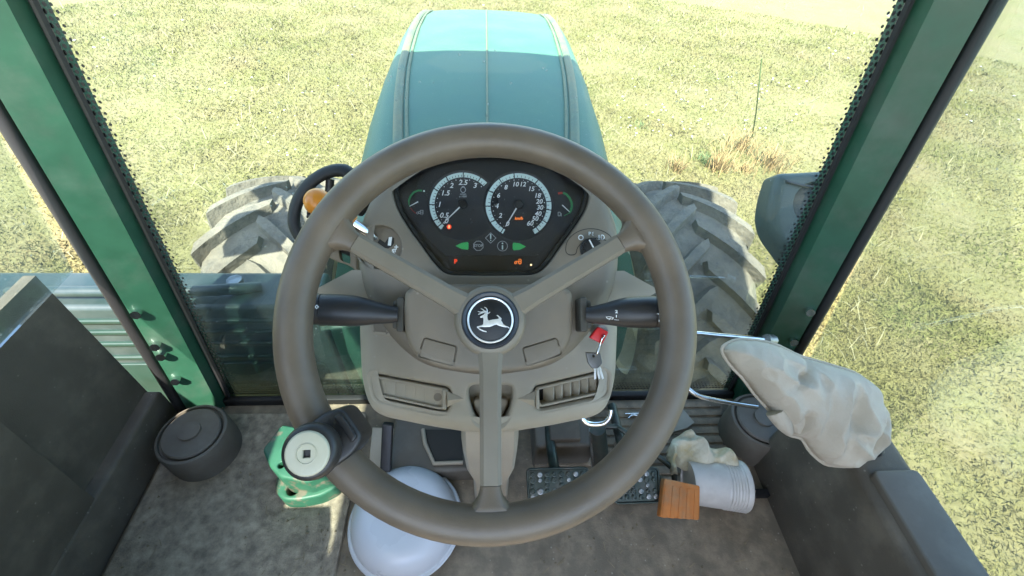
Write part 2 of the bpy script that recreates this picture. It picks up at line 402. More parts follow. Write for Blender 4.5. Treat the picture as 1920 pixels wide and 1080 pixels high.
class Prints:
    """flat print collected into one mesh"""
    def __init__(s, F): s.F = F; s.V = []; s.Fc = []; s.k = 0
    def poly(s, pts, c):
        b = len(s.V); p = ccw(pts); s.V += [s.F.w(x, y, c) for x, y in p]
        for t in geometry.tessellate_polygon([[Vector((x, y, 0)) for x, y in p]]): s.Fc.append(tuple(b + i for i in t))
    def ring(s, o, i, c):
        b = len(s.V); n = len(o)
        s.V += [s.F.w(x, y, c) for x, y in o] + [s.F.w(x, y, c) for x, y in i]
        for k in range(n): s.Fc.append((b + k, b + (k + 1) % n, b + n + (k + 1) % n, b + n + k))
    def line(s, pts, wd, c):
        P = [Vector(p[:2]) for p in pts]; n = len(P)
        wd = wd if isinstance(wd, (list, tuple)) else [wd] * n
        L = []; Rr = []
        for i in range(n):
            t = (P[min(i + 1, n - 1)] - P[max(i - 1, 0)]).normalized(); q = Vector((-t.y, t.x)) * wd[i] / 2
            L.append(P[i] + q); Rr.append(P[i] - q)
        b = len(s.V); s.V += [s.F.w(p.x, p.y, c) for p in L] + [s.F.w(p.x, p.y, c) for p in Rr]
        for i in range(n - 1): s.Fc.append((b + n + i, b + n + i + 1, b + i + 1, b + i))
    def text(s, txt, a, b, size, c, shear=0.0, bold=0.0, rot=0.0):
        cu = bpy.data.curves.new('t', 'FONT'); cu.body = txt; cu.size = size; cu.shear = shear; cu.offset = bold * size
        cu.align_x = 'CENTER'; cu.align_y = 'CENTER'; cu.resolution_u = 3
        o = bpy.data.objects.new('t', cu); col.objects.link(o)
        me = bpy.data.meshes.new_from_object(o.evaluated_get(bpy.context.evaluated_depsgraph_get()))
        k = len(s.V); ca, sa = math.cos(rot), math.sin(rot)
        s.V += [s.F.w(a + v.co.x * ca - v.co.y * sa, b + v.co.x * sa + v.co.y * ca, c) for v in me.vertices]
        s.Fc += [tuple(k + i for i in p.vertices) for p in me.polygons]
        bpy.data.objects.remove(o); bpy.data.curves.remove(cu); bpy.data.meshes.remove(me)
    def build(s, name, m, parent): return mesh(name, s.V, s.Fc, m, parent, 0, recalc=False)
def arc(cx, cy, r, a0, a1, n=24): return [(cx + r * math.cos(R(a0 + (a1 - a0) * k / n)), cy + r * math.sin(R(a0 + (a1 - a0) * k / n))) for k in range(n + 1)]

FLOOR = 1.2
# ================================================================== setting: the field
def build_ground():
    n = 60; V = []; Fc = []
    xs = np.linspace(-60, 60, n); ys = np.linspace(-40, 90, n)
    for y in ys:
        for x in xs: V.append((x, y, 0.03 * noise.noise((x * 0.3, y * 0.3, 0)) - 0.02))
    for j in range(n - 1):
        for i in range(n - 1): Fc.append((j * n + i, j * n + i + 1, (j + 1) * n + i + 1, (j + 1) * n + i))
    g = mesh('ground', V, Fc, M['soil'], None, 60, recalc=False); g['kind'] = 'structure'
    g['label'] = 'sunlit pasture ground under the grass'
build_ground()
def build_grass():
    N = 500000
    # density falls with distance: sample distance from the camera
    rr = 1.2 + (np.random.rand(N) ** 1.35) * 10
    th = (np.random.rand(N) - 0.5) * R(128)
    k = N // 5; rr[:k] = 0.95 + 3.2 * np.random.rand(k); th[:k] = np.sign(np.random.rand(k) - 0.5) * np.radians(45 + 80 * np.random.rand(k))
    x = rr * np.sin(th); y = rr * np.cos(th)
    keep = ~((np.abs(x) < 0.5) & (y < 2.3)); x, y, rr = x[keep], y[keep], rr[keep]; N = len(x)
    clump = np.array([noise.noise((a * 1.7, b * 1.7, 3.0)) for a, b in zip(x[::1], y[::1])])
    h = (0.010 + 0.026 * np.random.rand(N)) * (1 + 0.7 * np.clip(clump, -0.6, 1)) * (1 + 0.03 * rr)
    wd = (0.0015 + 0.0018 * np.random.rand(N)) * (0.8 + 0.12 * rr)
    yaw = np.random.rand(N) * 2 * np.pi; lean = 0.3 + 0.9 * np.random.rand(N); ld = np.random.rand(N) * 2 * np.pi
    gx, gy = np.cos(yaw) * wd, np.sin(yaw) * wd
    lx, ly = np.cos(ld) * np.sin(lean) * h, np.sin(ld) * np.sin(lean) * h; lz = np.cos(lean) * h
    z0 = np.array([0.03 * noise.noise((a * 0.3, b * 0.3, 0)) - 0.024 for a, b in zip(x, y)])
    V = np.empty((N, 4, 3), np.float32)
    V[:, 0] = np.stack([x - gx, y - gy, z0], 1); V[:, 1] = np.stack([x + gx, y + gy, z0], 1)
    V[:, 2] = np.stack([x + lx * 0.55 + gx * 0.7, y + ly * 0.55 + gy * 0.7, z0 + 0.004 + lz * 0.7], 1)
    V[:, 3] = np.stack([x + lx * 1.25, y + ly * 1.25, z0 + 0.004 + lz], 1)
    me = bpy.data.meshes.new('grass')
    me.vertices.add(N * 4); me.vertices.foreach_set('co', V.ravel())
    me.loops.add(N * 6); idx = (np.arange(N)[:, None] * 4 + np.array([0, 1, 2, 0, 2, 3])).ravel().astype(np.int32)
    me.loops.foreach_set('vertex_index', idx)
    me.polygons.add(N * 2); me.polygons.foreach_set('loop_start', (np.arange(N * 2) * 3).astype(np.int32))
    me.update(calc_edges=True)
    a = me.attributes.new('tone', 'FLOAT', 'POINT')
    t = np.repeat(0.88 + 0.34 * np.random.rand(N), 4).astype(np.float32); a.data.foreach_set('value', t)
    me.materials.append(M['grass'])
    o = bpy.data.objects.new('grass', me); col.objects.link(o)
    tag(o, 'short sunlit yellow green grass covering the pasture', 'grass', None, 'stuff')
build_grass()

# ================================================================== hood
def build_hood():
    t = thing('tractor_hood', 'green tractor bonnet with two raised dusty ridges, in front of the dashboard', 'tractor bonnet', (0, 1.3, 1.1))
    # (y, half width at ridges, top z)
    st = [(0.74, 0.185, 1.70), (0.9, 0.20, 1.715), (1.05, 0.222, 1.727), (1.25, 0.245, 1.742), (1.45, 0.262, 1.748), (1.65, 0.272, 1.747),
          (1.9, 0.278, 1.74), (2.15, 0.278, 1.72), (2.35, 0.27, 1.685), (2.46, 0.255, 1.63), (2.52, 0.23, 1.52), (2.54, 0.21, 1.3), (2.545, 0.21, 1.05)]
    prof = [(0, 0), (0.25, -.0005), (0.5, -.003), (0.75, -.008), (0.88, -.012), (1.0, -.017)]
    rings = []
    for y, hw, z in st:
        half = [(a * hw, b) for a, b in prof]
        fl = 1 + 1.3 * max(0.0, (1.75 - y)) ** 1.2
        half += [(hw + .02 * fl, -.024), (hw + .04 * fl, -.048), (hw + .055 * fl, -.09), (hw + .066 * fl, -.16), (hw + .074 * fl, -.27), (hw + .078 * fl, -.43), (hw + .072 * fl, -.62)]
        k = max(0.0, (y - 2.3) / 0.245)
        half = [(a, b * (1 - 0.5 * k)) for a, b in half]
        ring = [Vector((-a, y, max(0.95, z + b))) for a, b in reversed(half)] + [Vector((a, y, max(0.95, z + b))) for a, b in half[1:]]
        rings.append(ring)
    V = [v for r in rings for v in r]; n = len(rings[0]); Fc = []
    for i in range(len(rings) - 1):
        for k in range(n - 1): Fc.append((i * n + k, i * n + k + 1, (i + 1) * n + k + 1, (i + 1) * n + k))
    Fc.append(tuple((len(rings) - 1) * n + k for k in range(n)))
    Fc.append(tuple(range(n))[::-1])
    o = mesh('hood_panel', V, Fc, M['hood'], t, 30)
    for s in (-1, 1):                                    # raised ridges along each edge of the top
        pts = [(s * (hw - 0.004), y, z - 0.0145) for y, hw, z in st[:10]]
        tube('ridge', pts, 0.013, M['hood_stripe'], t, n=10, res=3, flat=0.6, up=Vector((0, 0, 1)))
        pts = [(s * (hw - 0.026), y, z - 0.0115) for y, hw, z in st[:10]]
        tube('ridge_bead', pts, 0.0045, M['seam'], t, n=6, res=3)
    tube('centre_seam', [(0, y, z + 0.0005) for y, hw, z in st[:10]], 0.0032, M['seam'], t, n=6, res=3)
    # engine block and frame rail under the bonnet
    f = Flat((0, 0, 0))
    box('engine_block', f, -0.2, 0.2, 0.8, 2.4, 0.55, 1.05, M['darkmetal'], t, 0.02, 0.03)
    box('front_axle', f, -0.62, 0.62, 1.42, 1.58, 0.5, 0.68, M['darkmetal'], t, 0.02, 0.02)
build_hood()

# ================================================================== front wheels
def lug_mesh(side):
    """one tread bar: from the centre line out to the shoulder, wheel axle along x, bar at the top of the tyre"""
    W = 0.215; path = []
    for k in range(8):
        s = k / 7
        x = side * (-0.012 + s * (W + 0.012)); ang = 0.02 + 0.36 * s ** 1.12
        r0 = 0.572 - 0.03 * (abs(x) / W) ** 3
        path.append((x, ang, r0, 0.609 - 0.018 * (abs(x) / W) ** 3))
    x, ang, r0, r1 = path[-1]
    path.append((side * (W + 0.008), ang + 0.03, r0 - 0.035, r1 - 0.05))
    path.append((side * (W + 0.004), ang + 0.05, r0 - 0.075, r0 - 0.07))
    V = []; Fc = []
    for i, (x, a, r0, r1) in enumerate(path):
        hw = 0.024 if 0 < i < 8 else 0.016
        bw = hw + 0.014
        for (r, d) in ((r0 - 0.012, -bw), (r1, -hw), (r1, hw), (r0 - 0.012, bw)):
            t = a + d / 0.6 * 1.0
            V.append((x, -r * math.sin(t), r * math.cos(t)))
    n = len(path)
    for i in range(n - 1):
        for k in range(3): Fc.append((i * 4 + k, i * 4 + k + 1, i * 4 + k + 5, i * 4 + k + 4))
    Fc.append((0, 1, 2, 3)); e = (n - 1) * 4; Fc.append((e + 3, e + 2, e + 1, e))
    me = bpy.data.meshes.new('lug'); me.from_pydata(V, [], Fc)
    bm = bmesh.new(); bm.from_mesh(me); fix(bm); bm.to_mesh(me); bm.free()
    me.materials.append(M['lug'])
    me.polygons.foreach_set('use_smooth', [True] * len(me.polygons)); me.set_sharp_from_angle(angle=R(35))
    return me
LUG = {s: lug_mesh(s) for s in (-1, 1)}
def build_wheel(x, label, steer):
    t = thing('front_wheel', label, 'tractor wheel', (x, 1.5, 0.62), 'front wheels of the tractor')
    t.rotation_euler = (0, 0, steer)
    prof = [(-0.15, 0.33), (-0.20, 0.36), (-0.225, 0.43), (-0.222, 0.49), (-0.205, 0.535), (-0.17, 0.556), (-0.09, 0.569), (0, 0.572),
            (0.09, 0.569), (0.17, 0.556), (0.205, 0.535), (0.222, 0.49), (0.225, 0.43), (0.20, 0.36), (0.15, 0.33)]
    def lat(name, prof, m, n=72):
        V = []; Fc = []
        for xx, r in prof:
            for k in range(n):
                a = 2 * math.pi * k / n; V.append((xx, r * math.cos(a), r * math.sin(a)))
        L = len(prof)
        for i in range(L - 1):
            for k in range(n): Fc.append((i * n + k, i * n + (k + 1) % n, (i + 1) * n + (k + 1) % n, (i + 1) * n + k))
        o = mesh(name, V, Fc, m, None, 40); o.parent = t; return o
    lat('tyre', prof, M['rubber'])
    lat('rim', [(-0.15, 0.34), (-0.14, 0.30), (-0.02, 0.27), (0.02, 0.08), (0.03, 0.0), (0.04, 0.08), (0.02, 0.28), (0.14, 0.30), (0.15, 0.34)], M['cream'], 40)
    NL = 20
    for s in (-1, 1):
        for k in range(NL):
            o = bpy.data.objects.new('lug', LUG[s]); col.objects.link(o); o.parent = t
            o.rotation_euler = (2 * math.pi * (k + (0.5 if s > 0 else 0)) / NL, 0, 0)
build_wheel(-0.83, 'dusty front tractor tyre lying mostly in full sun, left of the bonnet', R(1))
build_wheel(0.825, 'front tractor tyre lying mostly in shade, right of the bonnet', R(1))

# ================================================================== green tank left of the bonnet
def build_tank():
    t = thing('fuel_tank', 'green metal box with ribbed face and handle outside the lower left windscreen', 'metal box', (-0.8, 0.78, 0.9))
    f = Flat((0, 0, 0))
    box('tank_body', f, -1.28, -0.40, 0.735, 0.86, 0.86, 1.45, M['tank_top'], t, 0.012, 0.01)
    box('tank_step', f, -0.398, -0.25, 0.75, 0.86, 0.80, 1.36, M['green'], t, 0.012, 0.01)
    g = Frame(Vector((0, 0.735, 0)), 0)                      # rear face, a = x, b = z
    for z in (1.40, 1.36, 1.315, 1.26): plate('rib', g, rounded([(-1.26, z), (-0.47, z), (-0.47, z + 0.014), (-1.26, z + 0.014)], 0.005), M['green'], t, top=0.008, thick=0.01, bev=0.004)
    plate('face_panel', g, rounded([(-1.25, 0.9), (-0.43, 0.9), (-0.43, 1.24), (-1.25, 1.24)], 0.02), M['green'], t, top=0.006, thick=0.008, bev=0.003)
    tube('handle', [(-1.1, .785, 1.452), (-1.05, .77, 1.468), (-0.70, .77, 1.470), (-0.60, .777, 1.470), (-0.545, .80, 1.454)], [.010, .013, .014, .014, .013], M['tank_top'], t, n=10)
    tube('bolt', [(-0.60, 0.80, 1.45), (-0.60, 0.80, 1.478)], 0.018, M['steel'], t, n=8, res=1)
    tube('bolt', [(-0.9, 0.74, 1.05), (-0.9, 0.722, 1.05)], 0.011, M['blackp'], t, n=8, res=1)
build_tank()

# ================================================================== work lamp on the right
def build_lamp():
    F = Frame(atd(1500, 415, 1.05), 42, az=-6)
    t = thing('work_lamp', 'grey plastic lamp housing with round recess outside the right windscreen', 'work lamp', F.o)
    out = F.pxs([(1466, 324), (1500, 321), (1590, 318), (1612, 335), (1622, 400), (1612, 470), (1580, 515), (1535, 525), (1500, 508), (1472, 474), (1450, 440), (1443, 405), (1448, 370), (1456, 342)])
    plate('housing', F, [tuple(p) for p in spline([Vector(p) for p in out], 4)], M['lampgrey'], t, top=0.0, thick=0.07, bev=0.025, bseg=5,
          holes=[(circle(*F.px(1530, 382), 0.05, 28), 0.03, 0.004)])
    lathe('lens', F.sub(*F.px(1530, 382), -0.029), [(0.046, 0), (0.046, 0.004), (0.03, 0.010), (0.0, 0.013)], M['lampdark'], t)
    a = F.px(1474, 341); b = F.px(1510, 350)
    tube('wire', [F.w(*a, 0.002), F.w(*b, 0.004), F.w(b[0] + 0.06, b[1] - 0.005, 0.004)], 0.004, M['blackp'], t, n=6)
    p = F.w(*F.px(1560, 500), -0.06)
    tube('bracket', [p, p + Vector((0.0, -0.06, -0.05)), Vector((0.72, 0.72, p.z - 0.1))], 0.012, M['blackp'], t, n=8)
build_lamp()

# ================================================================== cab shell
def wsy(z): return 0.645 + (z - FLOOR) * 0.10           # windscreen plane
def build_cab():
    t = thing('tractor_cab', 'tractor cab shell of green posts, dusty tinted windows and rubber floor', 'tractor cab', (0, 0, FLOOR - 0.1))
    f = Flat((0, 0, 0))
    box('floor_pan', f, -0.80, 0.80, -1.0, 0.655, FLOOR - 0.12, FLOOR, M['floor'], t, 0.006)
    # windscreen: one sheet 5 mm thick
    W = 0.70; zt = 2.72
    n = Vector((0, 1, -0.10)).normalized() * 0.005
    def sheet(name, q, m, th):
        return mesh(name, [Vector(p) for p in q] + [Vector(p) + th for p in q], [(0, 1, 2, 3), (7, 6, 5, 4), (0, 4, 5, 1), (1, 5, 6, 2), (2, 6, 7, 3), (3, 7, 4, 0)], m, t, 0)
    ws = sheet('windscreen', [(-W, wsy(FLOOR), FLOOR), (W, wsy(FLOOR), FLOOR), (0.62, wsy(zt), zt), (-0.62, wsy(zt), zt)], M['glass'], n)
    # frit dots beside the console and along the lower edge
    V = []; Fc = []
    def dot(x, z, r):
        b = len(V); V.extend([Vector((x + r * math.cos(k * math.pi / 3), wsy(z + r * math.sin(k * math.pi / 3)) - 0.002, z + r * math.sin(k * math.pi / 3))) for k in range(6)]); Fc.append(tuple(range(b, b + 6)))
    for s in (-1, 1):
        for i in range(62):
            z = FLOOR + 0.02 + i * 0.0075
            for j in range(6):
                dot(s * (0.224 + j * 0.0075 + (i % 2) * 0.00375), z, 0.0034 - j * 0.00045)
        for i in range(110):
            z = FLOOR + 0.03 + i * 0.0085
            for j in range(3): dot(s * (0.655 - (z - FLOOR) * 0.05 - 0.004 - j * 0.0085 - (i % 2) * 0.0042), z, 0.0038 - j * 0.0006)
    for i in range(160):
        for j in range(4): dot(-0.68 + i * 0.0085 + (j % 2) * 0.0042, FLOOR + 0.028 + j * 0.0075, 0.0036 - j * 0.0006)
    fr = mesh('frit_dots', V, Fc, M['frit'], ws, 0, recalc=False); fr['kind'] = 'stuff'
    box('windscreen_seal', f, -0.70, 0.70, 0.628, 0.644, FLOOR, FLOOR + 0.022, M['seal'], t, 0.004)
    # front posts
    for s in (-1, 1):
        pts = [Vector((s * (0.682 - (z - FLOOR) * 0.05), wsy(z) - 0.005, z)) for z in (FLOOR - 0.02, 1.7, 2.2, 2.75)]
        V = []; 
        rings = []
        for p in pts:
            rings.append([p + Vector((s * a, b, 0)) for a, b in ((-0.026, 0.03), (0.035, 0.035), (0.05, -0.03), (0.03, -0.06), (-0.02, -0.03))])
        loft('post', rings, M['pillar'], t, 30)
        tube('post_seal', [p + Vector((s * 0.046, -0.056, 0)) for p in pts], 0.011, M['seal'], t, n=8, res=2)
        tube('post_seal', [p + Vector((-s * 0.03, 0.0, 0)) for p in pts], 0.006, M['seal'], t, n=6, res=2)
        for z in (1.36, 1.44, 1.47, 1.56):
            p = Vector((s * (0.702 - (z - FLOOR) * 0.05), wsy(z) - 0.056, z))
            tube('bolt', [p, p + Vector((-s * 0.004, -0.014, 0.004))], 0.009, M['chrome'], t, n=8, res=1)
        # door: lower trim, glass and rear post
        x = s * 0.80
        box('door_sill', f, min(x, x - s * 0.05), max(x, x - s * 0.05), -1.0, 0.60, FLOOR, FLOOR + 0.12, M['trim'], t, 0.01)
        gz = FLOOR + 0.12 if s > 0 else 1.69; gx = 0.785 if s > 0 else 0.725
        sheet('door_glass', [(s * gx, -0.72, gz), (s * (gx - 0.015), 0.60, gz), (s * 0.60, 0.74, 2.72), (s * 0.60, -0.72, 2.72)], M['glass'], Vector((s * 0.005, 0, 0)))
        rings = [[Vector((s * xx + a, -0.76 + b, z)) for a, b in ((-.04, -.05), (.04, -.05), (.04, .05), (-.04, .05))] for xx, z in ((0.79, FLOOR), (0.71, 1.9), (0.58, 2.73))]
        loft('rear_post', rings, M['pillar'], t, 30)
        if s < 0:                                          # added panels blocking sun from the left floor, and the left mirror on its arm
            box('door_sun_block', Frame(Vector((-0.79, 0, 0)), 0, az=-90), -0.60, 0.72, FLOOR + 0.10, 1.68, -0.012, 0.012, M['trim'], t, 0.006)
            loft('side_sun_block', [[Vector((x - 0.015, y + 0.36, z)), Vector((x + 0.015, y + 0.36, z)), Vector((x + 0.015, -0.74, z)), Vector((x - 0.015, -0.74, z))] for x, y, z in ((-0.765, 0.0, FLOOR + 0.12), (-0.71, 0.0, 1.75), (-0.655, 0.0, 2.22))], M['trim'], t)
            tube('mirror_arm', [(-0.64, 0.76, 2.62), (-0.85, 0.80, 2.62), (-0.98, 0.81, 2.58), (-0.99, 0.81, 2.1)], 0.013, M['blackp'], t, n=8)
            plate('mirror_head', Frame(Vector((-1.03, 0.80, 2.40)), 0, az=15), rounded([(-0.12, -0.06), (0.12, -0.06), (0.12, 0.06), (-0.12, 0.06)], 0.03), M['blackp'], t, top=0.03, thick=0.07, bev=0.02)
            plate('mirror_head', Frame(Vector((-0.99, 0.79, 2.02)), 0, az=15), rounded([(-0.12, -0.13), (0.12, -0.13), (0.12, 0.13), (-0.12, 0.13)], 0.04), M['blackp'], t, top=0.03, thick=0.07, bev=0.02)
    # rear fenders, raised and the left one widened inward to shade the floor
    for s in (-1, 1):
        x0, x1 = sorted((s * 0.60, s * 1.25))
        g = Frame(Vector((0, 0, 0)), 0)
        pr = [(-1.1, 1.15), (0.02, 1.15), (0.01, 1.5), (-0.02, 1.75), (-0.06, 1.86), (-0.16, 1.93), (-0.6, 1.95), (-1.1, 1.8)]
        if s < 0: x1 = -0.47
        loft('fender', [[Vector((x, y, z)) for y, z in pr] for x in (x0, x1)], M['trim'], t, 30)
    box('rear_panel', f, -0.78, 0.78, -1.05, -0.95, FLOOR, 1.75, M['trim'], t, 0.01)
    plate('roof', f, rounded([(-0.63, -1.15), (0.63, -1.15), (0.62, 0.84), (-0.62, 0.84)], 0.06), M['liner'], t, top=2.92, thick=0.2, bev=0.05)
build_cab()

# ================================================================== dashboard
S = Frame(atd(916, 600, 0.565), 50)                     # plane of the instrument shield
CN = Frame(atd(916, 740, 0.575), 47)                    # plane of the lower console
def mir(p, cx=916): return p + [(2 * cx - x, y) for x, y in reversed(p)]
def sp2(F, pts, n=5, c=0): return [tuple(v)[:2] for v in spline([Vector((*F.px(x, y, c), 0)) for x, y in pts], n)]

def build_dash():
    t = thing('dashboard', 'grey plastic dashboard console with black instrument cluster and air vents', 'dashboard', (0, 0.47, FLOOR))
    # lower console
    half = [(669, 556), (666, 600), (667, 650), (671, 715), (684, 762), (708, 786), (760, 799), (830, 812)]
    con = sp2(CN, [(690, 545), (676, 546)] + half + [(916, 822)] + [(1832 - x, y) for x, y in reversed(half)] + [(1156, 546), (1142, 545)], 5)
    lv = rounded(CN.pxs([(697, 701), (712, 703), (843, 727), (846, 748), (838, 771), (822, 772), (704, 746)]), 0.008)
    rv = rounded(CN.pxs([(1000, 736), (1003, 725), (1125, 696), (1139, 700), (1139, 740), (1014, 768), (1003, 760)]), 0.008)
    cv = rounded(CN.pxs([(880, 723), (960, 723), (962, 745), (954, 775), (938, 800), (902, 800), (886, 775), (878, 745)]), 0.014)
    b1 = rounded(CN.pxs([(694, 600), (730, 600), (732, 630), (696, 627)]), 0.004)
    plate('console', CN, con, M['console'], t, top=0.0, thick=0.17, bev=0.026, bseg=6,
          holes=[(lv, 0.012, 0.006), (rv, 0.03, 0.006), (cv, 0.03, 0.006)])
    # left vent closed: seven shut flaps; right vent open: turned slats
    L = thing_part('air_vent_closed', t)
    fr = offset(ccw(lv), 0.002)
    plate('vent_frame', CN, fr, M['console'], L, top=-0.001, thick=0.014, bev=0.002, holes=[(offset(ccw(lv), 0.0055), None, 0.001)])
    for k in range(7):
        a0 = 703 + k * 18.6; x0, x1 = a0, a0 + 18.5
        yt = lambda x: 709 + (x - 703) * 0.158
        yb = lambda x: 742 + (x - 703) * 0.205
        plate('flap', CN, rounded(CN.pxs([(x0, yt(x0)), (x1, yt(x1)), (x1, yb(x1)), (x0, yb(x0))]), 0.001), M['console'], L, top=-0.0045, thick=0.008, bev=0.00025)
    lathe('thumb_dimple', CN.sub(*CN.px(820, 746), -0.0045), [(0.0052, 0), (0.005, 0.0006), (0.0042, 0.0006), (0.003, 0.0002), (0, 0.0001)], M['pod'], L, 20)
    plate('vent_bar', CN, rounded(CN.pxs([(829, 729), (838, 731), (837, 769), (828, 767)]), 0.002), M['console'], L, top=0.001, thick=0.012, bev=0.002)
    Rv = thing_part('air_vent_open', t)
    plate('vent_frame', CN, offset(ccw(rv), 0.002), M['console'], Rv, top=-0.001, thick=0.028, bev=0.002, holes=[(offset(ccw(rv), 0.0055), None, 0.001)])
    plate('vent_back', CN, offset(ccw(rv), 0.001), M['groove'], Rv, top=-0.0275, thick=0.002, bev=0.0005)
    for k in range(7):
        x = 1031 + k * 16.3; y = 743 - (x - 1010) * 0.222
        a, b = CN.px(x, y); hh = 0.0125
        F2 = CN.sub(a, b, -0.013); q = Matrix.Rotation(R(-38), 3, F2.v); F2.u = q @ F2.u; F2.n = q @ F2.n
        plate('slat', F2, rounded([(-0.008, -hh), (0.008, -hh), (0.008, hh), (-0.008, hh)], 0.004), M['console'], Rv, top=0.0012, thick=0.0024, bev=0.001)
    plate('vent_bar', CN, rounded(CN.pxs([(1003, 731), (1011, 729), (1012, 768), (1004, 766)]), 0.002), M['console'], Rv, top=0.001, thick=0.012, bev=0.002)
    for px_, s in ((853, 1), (988, -1)):                    # small cones beside the vents
        a, b = CN.px(px_, 748); 
        V = [CN.w(a - s * 0.010, b + 0.010, 0.0005), CN.w(a - s * 0.010, b - 0.010, 0.0005), CN.w(a + s * 0.012, b, 0.0005), CN.w(a - s * 0.008, b, 0.006)]
        mesh('vent_fairing', V, [(0, 1, 3), (1, 2, 3), (2, 0, 3), (0, 2, 1)], M['console'], t, 60)
    plate('centre_tray', CN, offset(ccw(rounded(CN.pxs([(884, 750), (956, 750), (950, 775), (936, 797), (904, 797), (890, 775)]), 0.01)), 0.0005), M['pod'], t, top=-0.012, thick=0.016, bev=0.003)
    plate('blank_switch', CN, b1, M['console'], t, top=0.0022, thick=0.004, bev=0.0015)
    plate('blank_switch', CN, offset(ccw(b1), 0.004), M['pod'], t, top=0.0030, thick=0.004, bev=0.001)
    # neck of the column going down to the floor
    rings = []
    for y, x0, x1, d in ((800, 862, 976, .60), (850, 864, 974, .68), (885, 872, 968, .76), (905, 886, 956, .82), (945, 889, 954, .98), (955, 892, 950, 1.07)):
        a, b = atd(x0, y, d), atd(x1, y, d); dep = Vector((0, 0.10, 0.02))
        hw = (b.x - a.x) / 2; c = (a + b) / 2
        rings.append([c + Vector((hw * p, 0.1 * q, 0.0)) for p, q in ((-1, .25), (-.93, .06), (-.8, 0), (.8, 0), (.93, .06), (1, .25), (1, 1), (-1, 1))])
    loft('column_neck', rings, M['console'], t, 40)
    # instrument shield
    hs = [(916, 262), (850, 266), (790, 284), (735, 318), (700, 350), (674, 405), (666, 455), (668, 510), (682, 560), (708, 608), (754, 660), (800, 688), (853, 700)]
    sh = sp2(S, hs + [(916, 706)] + [(1832 - x, y) for x, y in reversed(hs[1:])], 5)
    inst = rounded_inst = sp2(S, [(735, 356), (740, 336), (765, 313), (805, 295), (855, 284), (920, 280), (985, 284), (1035, 296), (1077, 316), (1100, 338), (1106, 362), (1099, 392), (1078, 426), (1052, 462), (1028, 495), (1004, 513), (960, 516), (880, 516), (838, 513), (814, 493), (788, 458), (762, 422), (743, 388)], 5)
    sock = circle(*S.px(711, 463), S.px(753, 463)[0] - S.px(711, 463)[0], 32)
    bul = lambda a, b: -0.9 * a * a * 0.5
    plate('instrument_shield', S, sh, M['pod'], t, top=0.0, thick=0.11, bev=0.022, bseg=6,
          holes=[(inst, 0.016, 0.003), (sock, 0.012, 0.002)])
    return t, inst
def thing_part(name, parent):
    o = bpy.data.objects.new(name, None); o.location = parent.location; col.objects.link(o)
    o.empty_display_size = 0.02
    o.parent = parent; o.matrix_parent_inverse = Matrix.Translation(-Vector(parent.location))
    return o
DASH, INST = build_dash()

